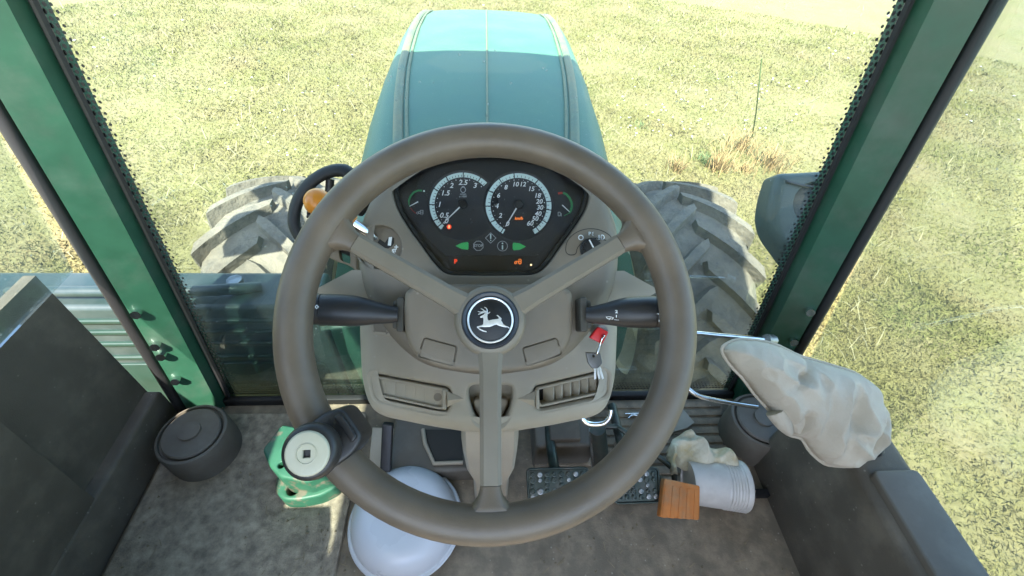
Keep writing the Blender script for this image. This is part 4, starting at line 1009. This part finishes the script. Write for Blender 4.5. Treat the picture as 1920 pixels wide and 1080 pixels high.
# ================================================================== floor: mats, pedals, litter
def build_floor():
    f = Flat((0, 0, FLOOR))
    # right ribbed mat: every rib its own strip
    t = thing('floor_mat', 'dark ribbed rubber floor mat right of the steering column', 'floor mat', (0.4, 0.5, FLOOR))
    box('mat_sheet', f, 0.11, 0.62, 0.385, 0.622, 0.001, 0.010, M['floor'], t, 0.003)
    for i in range(9):
        y = 0.40 + i * 0.0245
        box('rib', f, 0.12, 0.61, y, y + 0.0175, 0.0095, 0.0145, M['floor'], t, 0.002)
    box('mat_edge', f, 0.11, 0.64, 0.368, 0.384, 0.001, 0.02, M['seal'], t, 0.004)
    # left textile mat
    t = thing('floor_mat', 'worn grey textile floor mat on the left side under the spinner knob', 'floor mat', (-0.45, 0.4, FLOOR))
    box('mat_sheet', f, -0.74, -0.30, 0.0, 0.60, 0.001, 0.012, M['matl'], t, 0.004, 0.02)
    # corner covers: round pots left and right at the windscreen base
    for s, lab in ((1, 'round grey rubber cover on the floor beneath the pale cloth'), (-1, 'round dark rubber cover on the floor at the lower left window corner')):
        c = hz(1418, 800, FLOOR + 0.06) if s > 0 else hz(372, 826, FLOOR + 0.06)
        g = Flat((c.x, c.y, FLOOR))
        t = thing('mount_cover', lab, 'rubber cover', g.o, 'round rubber covers in the floor corners')
        r = 0.074
        lathe('cover_body', g, [(r * 0.98, 0.0), (r, 0.03), (r * 0.99, 0.085), (r * 0.95, 0.094), (r * 0.88, 0.096), (r * 0.87, 0.088), (0, 0.088)], M['grey'], t, 40)
        lathe('cover_lid', g, [(r * 0.80, 0.087), (r * 0.80, 0.096), (r * 0.76, 0.099), (r * 0.30, 0.101), (r * 0.29, 0.106), (0, 0.107)], M['grey'], t, 40)
    # brake pedals with anti-slip studs
    for (x0, x1, lab) in ((989, 1101, 'dotted steel brake pedal next to the steering column foot'), (1150, 1233, 'dotted steel brake pedal beside the orange pad')):
        z = FLOOR + 0.13; y0, y1 = 878, 940
        F = Frame(hz((x0 + x1) / 2, 910, z), 62)
        t = thing('brake_pedal', lab, 'pedal', F.o, 'brake pedals')
        o = F.pxs([(x0, y0 + 3), (x1, y0), (x1 + 2, y1), (x0 + 4, y1 + 3)])
        plate('pedal_plate', F, rounded(o, 0.008), M['darkmetal'], t, top=0, thick=0.010, bev=0.002)
        plate('pedal_rim', F, offset(ccw(rounded(o, 0.008)), -0.003), M['darkmetal'], t, top=0.003, thick=0.012, bev=0.0015, holes=[(rounded(o, 0.008), None, 0.0005)])
        xs0, ys0 = min(p[0] for p in o) + 0.010, min(p[1] for p in o) + 0.010; xs1, ys1 = max(p[0] for p in o) - 0.010, max(p[1] for p in o) - 0.010
        nx = max(4, int((xs1 - xs0) / 0.0135)); ny = 4
        for i in range(nx + 1):
            for j in range(ny + 1):
                if 0 < j < ny and i % 2 == 1 and j == 2: continue
                g = F.sub(xs0 + (xs1 - xs0) * i / nx, ys0 + (ys1 - ys0) * j / ny, 0)
                rr = 0.0052 if (j in (0, ny)) else random.choice((0.004, 0.0062, 0.005))
                lathe('stud', g, [(rr, 0), (rr * 0.92, 0.003), (rr * 0.6, 0.0034), (rr * 0.5, 0.0018), (0, 0.0018)], M['steel'] if random.random() < 0.3 else M['darkmetal'], t, 12)
        c = F.w(0, 0.02, -0.005)
        tube('pedal_arm', [c, c + Vector((0, 0.05, -0.03)), Vector((c.x, 0.56, FLOOR + 0.09))], 0.011, M['darkmetal'], t, n=10)
    # steel post, dark box and U bracket behind the pedals
    t = thing('pedal_box', 'dark sheet metal box under the console behind the left brake pedal', 'box', (0.13, 0.55, FLOOR))
    b = hz(1000, 868, FLOOR + 0.02); c = hz(1106, 868, FLOOR + 0.02)
    box('box_body', f, b.x, c.x, b.y + 0.0, 0.62, 0.0, 0.10, M['grey'], t, 0.008, 0.008)
    g = Flat((0, 0, FLOOR + 0.1))
    b2 = hz(1032, 826, FLOOR + 0.11); c2 = hz(1090, 826, FLOOR + 0.11)
    box('box_lid', f, b2.x, c2.x, b2.y, b2.y + 0.055, 0.0995, 0.115, M['trim'], t, 0.004, 0.004)
    t = thing('pedal_post', 'glossy dark steel post standing behind the brake pedals', 'post', hz(1128, 880, FLOOR))
    tube('post_tube', [hz(1128, 880, FLOOR + 0.05), atd(1124, 830, 0.93), atd(1120, 802, 0.88)], [0.017, 0.0165, 0.016], M['darkmetal'], t, n=16, res=3)
    tube('post_edge', [hz(1113, 878, FLOOR + 0.06), atd(1110, 832, 0.93), atd(1108, 806, 0.88)], 0.0045, M['steel'], t, n=8, res=3)
    t = thing('steel_loop', 'bright steel U shaped loop under the right end of the console', 'metal loop', atd(1120, 790, 0.75))
    tube('loop', [atd(x, y, 0.74) for x, y in ((1088, 772), (1093, 786), (1103, 794), (1120, 795.5), (1134, 792), (1143, 782), (1146, 768))], 0.0042, M['chrome'], t, n=12)
    t = thing('bent_rod', 'bent black steel rod running across the floor to the cup', 'rod', hz(1265, 905, FLOOR))
    tube('rod', [hz(1108, 800, FLOOR + .12), hz(1152, 800, FLOOR + .12), hz(1163, 804, FLOOR + .12), hz(1210, 838, FLOOR + .11), hz(1255, 873, FLOOR + .09), hz(1264, 885, FLOOR + .08), hz(1264, 925, FLOOR + .05)], 0.006, M['darkmetal'], t, n=12, res=5)
    # hairpin clip and card
    z = FLOOR + 0.0165
    t = thing('hairpin_clip', 'small bright wire hairpin clip lying near the windscreen base', 'clip', hz(1190, 776, z))
    tube('clip_wire', [hz(x, y, z) for x, y in ((1172, 776), (1215, 775), (1222, 779), (1214, 783), (1204, 782), (1194, 779), (1184, 779), (1178, 784))], 0.0018, M['chrome'], t, n=8)
    t = thing('card_scrap', 'beige card scrap lying on the mat behind the wheel rim', 'card', hz(1270, 790, z))
    o = [(1240, 772), (1276, 766), (1300, 795), (1287, 805), (1250, 815), (1235, 800)]
    g = Flat((0, 0, z)); pts = [(hz(x, y, z).x, hz(x, y, z).y) for x, y in o]
    plate('card', g, pts, M['paper'], t, top=0.004, thick=0.003, bev=0.0005, warp=lambda a, b: 0.03 * max(0, a - 0.36))
    t = thing('card_scrap', 'small pale block lying on the floor left of the bent rod end', 'card', hz(1165, 832, z))
    pts = [(hz(x, y, z).x, hz(x, y, z).y) for x, y in ((1150, 834), (1175, 821), (1186, 832), (1172, 846), (1158, 848))]
    plate('block', g, pts, M['paper'], t, top=0.02, thick=0.02, bev=0.002)
    # orange pad
    z = FLOOR + 0.14
    F = Frame(hz(1276, 930, z), 66)
    t = thing('orange_pad', 'worn orange pedal pad with vertical grooves in front of the white cup', 'pedal pad', F.o)
    o = F.pxs([(1246, 897), (1313, 911), (1312, 975), (1238, 970)])
    plate('pad', F, rounded(o, 0.004), M['wood'], t, top=0, thick=0.02, bev=0.003)
    for i in range(5):
        u = (i + 0.5) / 5
        a0 = Vector(o[0]).lerp(Vector(o[1]), u - 0.06); a1 = Vector(o[0]).lerp(Vector(o[1]), u + 0.06); b0 = Vector(o[3]).lerp(Vector(o[2]), u - 0.06); b1 = Vector(o[3]).lerp(Vector(o[2]), u + 0.06)
        q = [a0.lerp(b0, 0.14), a1.lerp(b1, 0.14), b1, b0]
        plate('groove_strip', F, rounded([tuple(x) for x in q], 0.002), M['wood'], t, top=0.0014, thick=0.004, bev=0.0006)
    c = F.w(0, 0, -0.02); tube('pad_arm', [c, Vector((c.x, c.y + 0.08, FLOOR + 0.03))], 0.009, M['darkmetal'], t, n=8, res=1)
    # white cup lying on its side, with tissue
    z = FLOOR + 0.062
    a = hz(1290, 905, z); b = hz(1392, 912, z)
    ax = (b - a).normalized()
    t = thing('plastic_cup', 'white ribbed plastic cup lying on its side under crumpled tissue', 'cup', Vector(((a.x + b.x) / 2, a.y, FLOOR)))
    Fc = Frame.__new__(Frame); Fc.o = a; Fc.n = ax; Fc.u = Vector((0, 0, 1)); Fc.v = ax.cross(Fc.u)
    L = (b - a).length; prof = [(0.0, 0.004), (0.043, 0.004), (0.044, 0.0)]
    prof += [(0.044 + 0.008 * s, L * s) for s in (0.02, 0.3, 0.58)]
    for i in range(7):
        s = 0.60 + i * 0.052; prof += [(0.0488 + 0.008 * (s - .6), L * s), (0.0504 + 0.008 * (s - .6), L * (s + 0.026))]
    prof += [(0.0535, L * 0.985), (0.0525, L), (0.050, L * 0.99), (0.048, L * 0.6), (0.042, L * 0.03), (0.0, L * 0.03)]
    lathe('cup_wall', Fc, prof, M['cup'], t, 40, smooth=30)
    # crumpled tissue draped over cup
    o = [(1268, 812), (1290, 803), (1330, 822), (1362, 836), (1380, 850), (1391, 868), (1391, 880), (1375, 878), (1350, 872), (1338, 876), (1322, 868), (1295, 868), (1278, 862), (1278, 880), (1264, 884), (1258, 868), (1255, 838)]
    t = thing('tissue', 'crumpled cream paper tissue draped over the lying white cup', 'tissue', hz(1320, 850, FLOOR + 0.1))
    crumple('tissue_sheet', [(x, y) for x, y in o], FLOOR + 0.105, M['tissue'], t, 0.032, 15, 3)
    t = thing('rag_scrap', 'small khaki rag corner beside the white cup rim', 'rag', hz(1405, 915, FLOOR + 0.02))
    crumple('rag', [(1392, 880), (1398, 890), (1410, 905), (1420, 918), (1418, 926), (1398, 925), (1390, 915)], FLOOR + 0.03, M['paper'], t, 0.012, 30, 5)
    # cable along the right
    t = thing('black_cable', 'thin black cable hanging down at the right end of the mat', 'cable', hz(1500, 940, FLOOR))
    tube('cable', [hz(1462, 790, FLOOR + .05), hz(1476, 830, FLOOR + .02), hz(1490, 890, FLOOR + .012), hz(1499, 945, FLOOR + .01), hz(1508, 1010, FLOOR + .01), hz(1535, 1075, FLOOR + .01)], 0.0042, M['seal'], t, n=8)
    tube('cable_branch', [hz(1476, 830, FLOOR + .02), hz(1492, 846, FLOOR + .02), hz(1515, 868, FLOOR + .02)], 0.003, M['paper'], t, n=6)
    # right side console box (arm console) seen beyond the mat
    t = thing('side_console', 'dark plastic side console on the right of the cab floor', 'side console', (0.68, 0.2, FLOOR))
    plate('console_body', f, rounded([(0.64, -0.3), (0.745, -0.3), (0.745, 0.47), (0.64, 0.47)], 0.02), M['trim'], t, top=0.30, thick=0.3, bev=0.02)
    plate('console_lid', f, rounded([(0.652, 0.05), (0.735, 0.05), (0.735, 0.30), (0.652, 0.30)], 0.012), M['grey'], t, top=0.312, thick=0.014, bev=0.004)
    for y in (0.34, 0.385, 0.43): lathe('console_button', Flat((0.69, y, FLOOR + 0.299)), [(0.012, 0), (0.012, 0.008), (0.009, 0.011), (0, 0.0112)], M['blackp'], t, 18)
    # left side: clutch pedal lever, slot box, pale strip for a painted sun patch
    t = thing('clutch_lever', 'black clutch pedal arm hanging left of the steering column', 'pedal arm', hz(722, 880, FLOOR + .02))
    F = Frame(atd(720, 840, 0.98), 40)
    plate('arm', F, rounded(F.pxs([(716, 795), (736, 797), (732, 886), (712, 884)]), 0.004), M['blackp'], t, top=0, thick=0.014, bev=0.003)
    t = thing('floor_tunnel', 'grey floor tunnel cover with dark plate standing for a shaded opening left of the steering column', 'tunnel cover', (-0.09, 0.5, FLOOR))
    b = hz(740, 880, FLOOR + 0.02); c = hz(868, 880, FLOOR + 0.02)
    box('tunnel_body', f, b.x - 0.01, c.x + 0.03, b.y - 0.02, 0.622, 0, 0.05, M['grey'], t, 0.008, 0.008)
    q = [hz(795, 806, FLOOR + .052), hz(865, 806, FLOOR + .052), hz(868, 866, FLOOR + .052), hz(815, 868, FLOOR + .052)]
    plate('opening', f, [(p.x, p.y) for p in q], M['groove'], t, top=0.054, thick=0.004, bev=0.001)  # dark plate on the closed cover, painted as the opening's shade
    tube('opening_lip', [hz(793, 805, FLOOR + .056), hz(797, 832, FLOOR + .056), hz(814, 869, FLOOR + .056), hz(868, 867, FLOOR + .056)], 0.005, M['console'], t, n=8, res=1)
    t = thing('painted_sun_strip', 'pale strip coloured like a sun patch beside the clutch arm', 'floor strip', hz(705, 860, FLOOR))
    q = [hz(x, y, FLOOR + .03) for x, y in ((698, 800), (748, 803), (750, 838), (722, 880), (690, 885), (694, 840))]
    plate('strip', f, [(p.x, p.y) for p in q], M['cloth'], t, top=0.03, thick=0.03, bev=0.004)  # sunlight on the floor is put into this pale colour
    # pale blue bowl
    c = hz(757, 965, FLOOR + 0.05)
    g = Flat((c.x, c.y, FLOOR + 0.012)); r = 0.112
    t = thing('plastic_bowl', 'pale blue smooth upturned plastic bowl on the floor below the wheel', 'bowl', g.o)
    lathe('bowl_shell', g, [(r * 1.05, 0), (r * 1.06, 0.004), (r * 1.04, 0.007), (r * 0.99, 0.007)] + [(r * (0.55 + 0.44 * math.cos(a)), 0.008 + 0.052 * math.sin(a)) for a in np.linspace(0.15, math.pi / 2, 10)] + [(r * 0.40, 0.0620), (r * 0.28, 0.0625), (r * 0.275, 0.066), (r * 0.25, 0.0665), (r * 0.24, 0.062), (0, 0.0615)], M['bowl'], t, 64, smooth=35)
    # green bracket
    z = FLOOR + 0.03
    t = thing('metal_bracket', 'chipped green cast metal bracket with bolt holes under the spinner knob', 'bracket', hz(560, 880, z))
    P2 = lambda pts, zz: [(hz(x, y, zz).x, hz(x, y, zz).y) for x, y in pts]
    z2 = FLOOR + 0.11
    o = P2([(527, 795), (575, 803), (640, 830), (640, 880), (575, 905), (525, 895), (505, 875), (491, 842)], z2)
    hb = circle(*P2([(527, 872)], z2)[0], 0.007, 16)
    plate('bracket_plate', Flat((0, 0, z2)), rounded(o, 0.008), M['bracket'], t, top=0, thick=0.095, bev=0.006, holes=[(hb, 0.03, 0.002)])
    z3 = FLOOR + 0.055
    o = P2([(518, 890), (560, 882), (620, 885), (636, 890), (634, 912), (600, 930), (560, 938), (530, 938), (514, 920)], z3)
    hb = circle(*P2([(549, 917)], z3)[0], 0.013, 20)
    plate('bracket_lobe', Flat((0, 0, z3)), rounded(o, 0.012), M['bracket'], t, top=0, thick=0.04, bev=0.006, holes=[(hb, 0.03, 0.003)])

def crumple(name, pxo, z, m, parent, amp, fr, seed):
    """a wrinkled thick sheet over an outline on a level z"""
    pts = [(hz(x, y, z).x, hz(x, y, z).y) for x, y in pxo]
    def height(q, e):
        q3 = Vector((q.x * fr, q.y * fr, seed)); rid = 1 - abs(noise.noise(q3)) * 2.2
        h = rid * 1.1 + (1 - abs(noise.noise(Vector((q3.x * 1.2 + q3.y * 1.6, q3.y * 2.4 - q3.x, seed)))) * 2) * 0.4 + noise.noise(q3 * 0.6) * 0.7
        dome = min(1, e / 0.02) ** 0.6
        return amp * (h - 0.7) * (0.4 + 0.6 * dome) + amp * 0.8 * (dome - 1)
    return inflated(name, Flat((0, 0, z)), pts, height, m, parent, 64, 0.003)
def inflated(name, F, outline, height, m, parent, N, th=0.006):
    pp = [Vector(p) for p in outline]; xs = [p.x for p in pp]; ys = [p.y for p in pp]
    st = max(max(xs) - min(xs), max(ys) - min(ys)) / N; nx = int((max(xs) - min(xs)) / st) + 2; ny = int((max(ys) - min(ys)) / st) + 2
    O = []
    for a, b in zip(pp, pp[1:] + pp[:1]):
        k = max(1, int((b - a).length / st)); O += [a.lerp(b, i / k) for i in range(k)]
    A = np.array([(p.x, p.y) for p in O]); B = np.roll(A, -1, 0); AB = B - A; L2 = (AB ** 2).sum(1)
    def edge(q):
        P = np.array((q.x, q.y)); t = np.clip(((P - A) * AB).sum(1) / L2, 0, 1); return float(np.sqrt((((A + AB * t[:, None]) - P) ** 2).sum(1)).min())
    pts = list(O); es = [0.0] * len(O)
    for j in range(ny):
        for i in range(nx):
            q = Vector((min(xs) + (i + 0.5 * (j % 2)) * st, min(ys) + j * st))
            if inpoly(outline, q.x, q.y):
                e = edge(q)
                if e > 0.55 * st: pts.append(q); es.append(e)
    cv, _, cf, ov, _, _ = geometry.delaunay_2d_cdt(pts, [(i, (i + 1) % len(O)) for i in range(len(O))], [], 0, 1e-7)
    V = [F.w(p.x, p.y, height(p, es[q[0]] if q else 0.0)) for p, q in zip(cv, ov)]
    Fc = [tuple(f) for f in cf if inpoly(outline, sum(cv[i].x for i in f) / 3, sum(cv[i].y for i in f) / 3)]
    o = mesh(name, V, Fc, m, parent, 180, recalc=False)
    md = o.modifiers.new('thick', 'SOLIDIFY'); md.thickness = th; md.offset = -1
    return o
build_floor()

# ================================================================== pale cloth on the right and chrome grab bar
def build_cloth():
    F = Frame(atd(1440, 730, 0.80), 46)
    t = thing('draped_cloth', 'pale grey folded cloth hanging in front of the right door post', 'cloth', F.o)
    o = F.pxs([(1354, 655), (1372, 641), (1400, 637), (1448, 645), (1500, 668), (1560, 686), (1612, 705), (1650, 750), (1652, 815), (1615, 868), (1555, 872), (1520, 848), (1502, 822), (1480, 815), (1470, 803), (1450, 778), (1422, 745), (1395, 712), (1370, 684)])
    o = [tuple(v)[:2] for v in spline([Vector((*p, 0)) for p in o], 4)]
    creases = [(1462, 712, 1500, 678, 0.018, 0.007), (1452, 664, 1475, 690, 0.008, 0.012), (1505, 650, 1515, 790, 0.010, 0.012), (1580, 720, 1550, 850, 0.016, 0.014), (1400, 640, 1385, 668, 0.006, 0.01),
               (1640, 740, 1600, 880, 0.02, 0.014), (1478, 800, 1484, 770, 0.02, 0.007)]
    cr = [(Vector(F.px(a, b)), Vector(F.px(c, d)), e, w_) for a, b, c, d, e, w_ in creases]
    def height(q, e):
        h = 0.058 * (1 - (1 - min(1, e / 0.07)) ** 2) ** 0.5
        h += (noise.noise(Vector((q.x * 11, q.y * 11, 2))) * 0.012 + (0.5 - abs(noise.noise(Vector((q.x * 22 + q.y * 14, q.y * 18 - q.x * 6, 5)))) ** 0.7) * 0.02 + (0.5 - abs(noise.noise(Vector((q.x * 60, q.y * 48, 8))))) * 0.003) * min(1, e / 0.02)
        for a, b, dep, wd in cr:
            p, t_ = geometry.intersect_point_line(q, a, b); t_ = max(0, min(1, t_)); d = (a.lerp(b, t_) - q).length
            h -= dep * math.exp(-(d / wd) ** 2) * (0.35 + 0.65 * math.sin(math.pi * (0.15 + 0.7 * t_)))
        return h
    inflated('cloth_fold', F, o, height, M['cloth'], t, 110)
    tube('hem', [F.w(p[0], p[1], 0.0 + 0.006 * noise.noise(Vector((p[0] * 20, p[1] * 20, 0)))) for p in o], 0.0035, M['cloth'], t, n=8, res=1, closed=True)
    # tucked lower corner with a small opening
    tube('cloth_corner', [atd(1455, 770, 0.785), atd(1470, 795, 0.782), atd(1480, 812, 0.785)], [0.018, 0.014, 0.007], M['cloth'], t, n=14, res=4)
    tube('cloth_corner', [atd(1500, 770, 0.785), atd(1494, 795, 0.783), atd(1496, 808, 0.785)], [0.017, 0.013, 0.008], M['cloth'], t, n=14, res=4)
    # chrome bar
    t = thing('grab_bar', 'thin chrome grab bar bent in a U beside the right door post', 'grab bar', atd(1440, 637, 0.95))
    pts = [(1447, 638, .96), (1400, 633, .955), (1345, 628.5, .95), (1300, 625, .945), (1272, 632, .94), (1262, 660, .935), (1268, 700, .93), (1290, 728, .93), (1312, 743, .93), (1345, 751, .93), (1400, 760, .93), (1420, 763, .93)]
    tube('bar', [atd(x, y, d) for x, y, d in pts], 0.0048, M['chrome'], t, n=12, res=6)
    tube('bar_bolt', [atd(1436, 637, .955), atd(1450, 638, .965)], 0.012, M['steel'], t, n=8, res=1)
build_cloth()

# ================================================================== weeds and specks in the field
def tuft(px, py, h, n, spread, m, label, name='dry_grass_tuft', cat='grass tuft', group='dry grass tufts in the pasture'):
    c = hz(px, py, 0.0); V = []; Fc = []
    for i in range(n):
        a = random.uniform(0, 2 * math.pi); r = spread * abs(random.gauss(0, 0.6)); l = random.uniform(0.1, 0.8); la = random.uniform(0, 2 * math.pi)
        hh = h * random.uniform(0.45, 1.1); wd = random.uniform(0.002, 0.0045)
        p = Vector((c.x + r * math.cos(a), c.y + r * math.sin(a), -0.03)); d = Vector((math.cos(la) * math.sin(l), math.sin(la) * math.sin(l), math.cos(l)))
        s = Vector((-math.sin(la), math.cos(la), 0)) * wd; b = len(V)
        V += [p - s, p + s, p + d * hh * .6 + s * .8, p + d * hh * .6 - s * .8, p + d * hh + Vector((math.cos(la), math.sin(la), -0.6)) * hh * 0.15]
        Fc += [(b, b + 1, b + 2, b + 3), (b + 3, b + 2, b + 4)]
    o = mesh(name, V, Fc, m, None, 0, recalc=False); tag(o, label, cat, group)
def build_weeds():
    for px, py, h, n, s, lab in ((1345, 318, 0.34, 130, 0.09, 'tall rusty brown grass tuft right of the bonnet above the shaded tyre'), (1266, 318, 0.24, 80, 0.08, 'small brown grass tuft directly above the shaded tyre'),
                            (1390, 280, 0.28, 120, 0.22, 'loose straw coloured grass tuft right of the rusty brown tuft'), (1445, 312, 0.28, 140, 0.2, 'wide straw coloured grass tuft just above the lamp housing'),
                            (1395, 318, 0.16, 90, 0.16, 'low straw grass tuft between rusty tuft and lamp housing')):
        tuft(px, py, h, n, s, M['straw'], lab)
    V = []; Fc = []                                        # long pale straws lying in the grass
    for i in range(5200):
        d = 2.0 + 11 * random.random() ** 1.2; a = random.uniform(-1.0, 1.0); p = Vector((d * math.sin(a), d * math.cos(a), 0.012))
        if abs(p.x) < 0.5 and p.y < 2.4: continue
        if noise.noise((p.x * 0.7, p.y * 0.7, 9)) < random.uniform(-0.5, 0.25): continue
        la = random.uniform(0, 2 * math.pi); l = random.uniform(0.05, 0.17); wd = random.uniform(0.0014, 0.003) * (0.7 + d * 0.12)
        e = p + Vector((math.cos(la) * l, math.sin(la) * l, random.uniform(0.0, 0.09))); md_ = p.lerp(e, 0.5) + Vector((0, 0, 0.012)); sd_ = Vector((-math.sin(la), math.cos(la), 0)) * wd; b = len(V)
        V += [p - sd_, p + sd_, md_ + sd_, md_ - sd_, e]; Fc += [(b, b + 1, b + 2, b + 3), (b + 3, b + 2, b + 4)]
    o = mesh('loose_straw', V, Fc, M['palestraw'], None, 0, recalc=False); tag(o, 'pale dry straws lying loose in the pasture grass', 'straw', None, 'stuff')
    tuft(1322, 302, 0.12, 180, 0.11, M['weed'], 'dark green weed left of the rusty brown grass tuft', 'green_weed', 'weed', None)
    tuft(1198, 236, 0.08, 120, 0.16, M['weed'], 'low dark green weed patch right of the bonnet edge', 'green_weed', 'weed', None)
    c = hz(1412, 252, 0.0)
    tube('reed_stalk', [c + Vector((0, 0, -0.03)), c.lerp(atd(1420, 190, 3.6), 0.5), atd(1420, 190, 3.6), atd(1428, 110, 3.3)], [0.0065, 0.006, 0.005, 0.004], M['weed'], None, n=6)
    tag(bpy.data.objects['reed_stalk'], 'single thin tall reed stalk standing in the field at far right', 'reed')
    V = []; Fc = []                                        # white flower heads
    spots = [(random.uniform(1140, 1500), random.uniform(140, 260)) for _ in range(70)] + [(random.uniform(425, 690), random.uniform(140, 300)) for _ in range(26)] + [(random.uniform(0, 1920), random.uniform(0, 260)) for _ in range(70)]
    for x, y in spots:
        c = hz(x, y, 0.03); r = random.uniform(0.005, 0.012) * (c - CAM).length / 5; b = len(V)
        V += [c + Vector((r * math.cos(k * 1.0472), r * math.sin(k * 1.0472), random.uniform(-.3, .3) * r)) for k in range(6)] + [c + Vector((0, 0, r * 0.6)), c - Vector((0, 0, 0.012))]
        Fc += [(b + k, b + (k + 1) % 6, b + 6) for k in range(6)] + [(b + (k + 1) % 6, b + k, b + 7) for k in range(6)]
    o = mesh('white_flowers', V, Fc, M['flower'], None, 0, recalc=False); tag(o, 'tiny white flower heads scattered over the pasture', 'flowers', None, 'stuff')
build_weeds()
def build_debris():
    V = []; Fc = []
    for i in range(900):
        x = random.uniform(-0.72, 0.62); y = random.uniform(0.2, 0.63); zz = FLOOR + (0.0135 if x < -0.3 else 0.0165 if (0.11 < x and y > 0.385) else 0.001)
        if -0.2 < x < 0.08 and y > 0.33: continue
        if noise.noise((x * 6, y * 6, 4)) < random.uniform(-0.4, 0.3): continue
        b = len(V)
        if random.random() < 0.35:
            a = random.uniform(0, 6.28); l = random.uniform(0.006, 0.022); d = Vector((math.cos(a), math.sin(a), 0)) * l; n_ = Vector((-math.sin(a), math.cos(a), 0)) * 0.0007
            p = Vector((x, y, zz)); V += [p - n_, p + n_, p + d + n_ + Vector((0, 0, 0.001)), p + d - n_ + Vector((0, 0, 0.001))]; Fc.append((b, b + 1, b + 2, b + 3))
        else:
            r = random.uniform(0.0008, 0.0035); p = Vector((x, y, zz))
            V += [p + Vector((r * math.cos(k * 2.09), r * math.sin(k * 2.09), 0)) for k in range(3)] + [p + Vector((0, 0, r))]; Fc += [(b, b + 1, b + 3), (b + 1, b + 2, b + 3), (b + 2, b, b + 3)]
    o = mesh('floor_debris', V, Fc, M['dirt'], None, 0, recalc=False); tag(o, 'dry crumbs of soil and straw scattered on the cab floor', 'dirt', None, 'stuff')
build_debris()
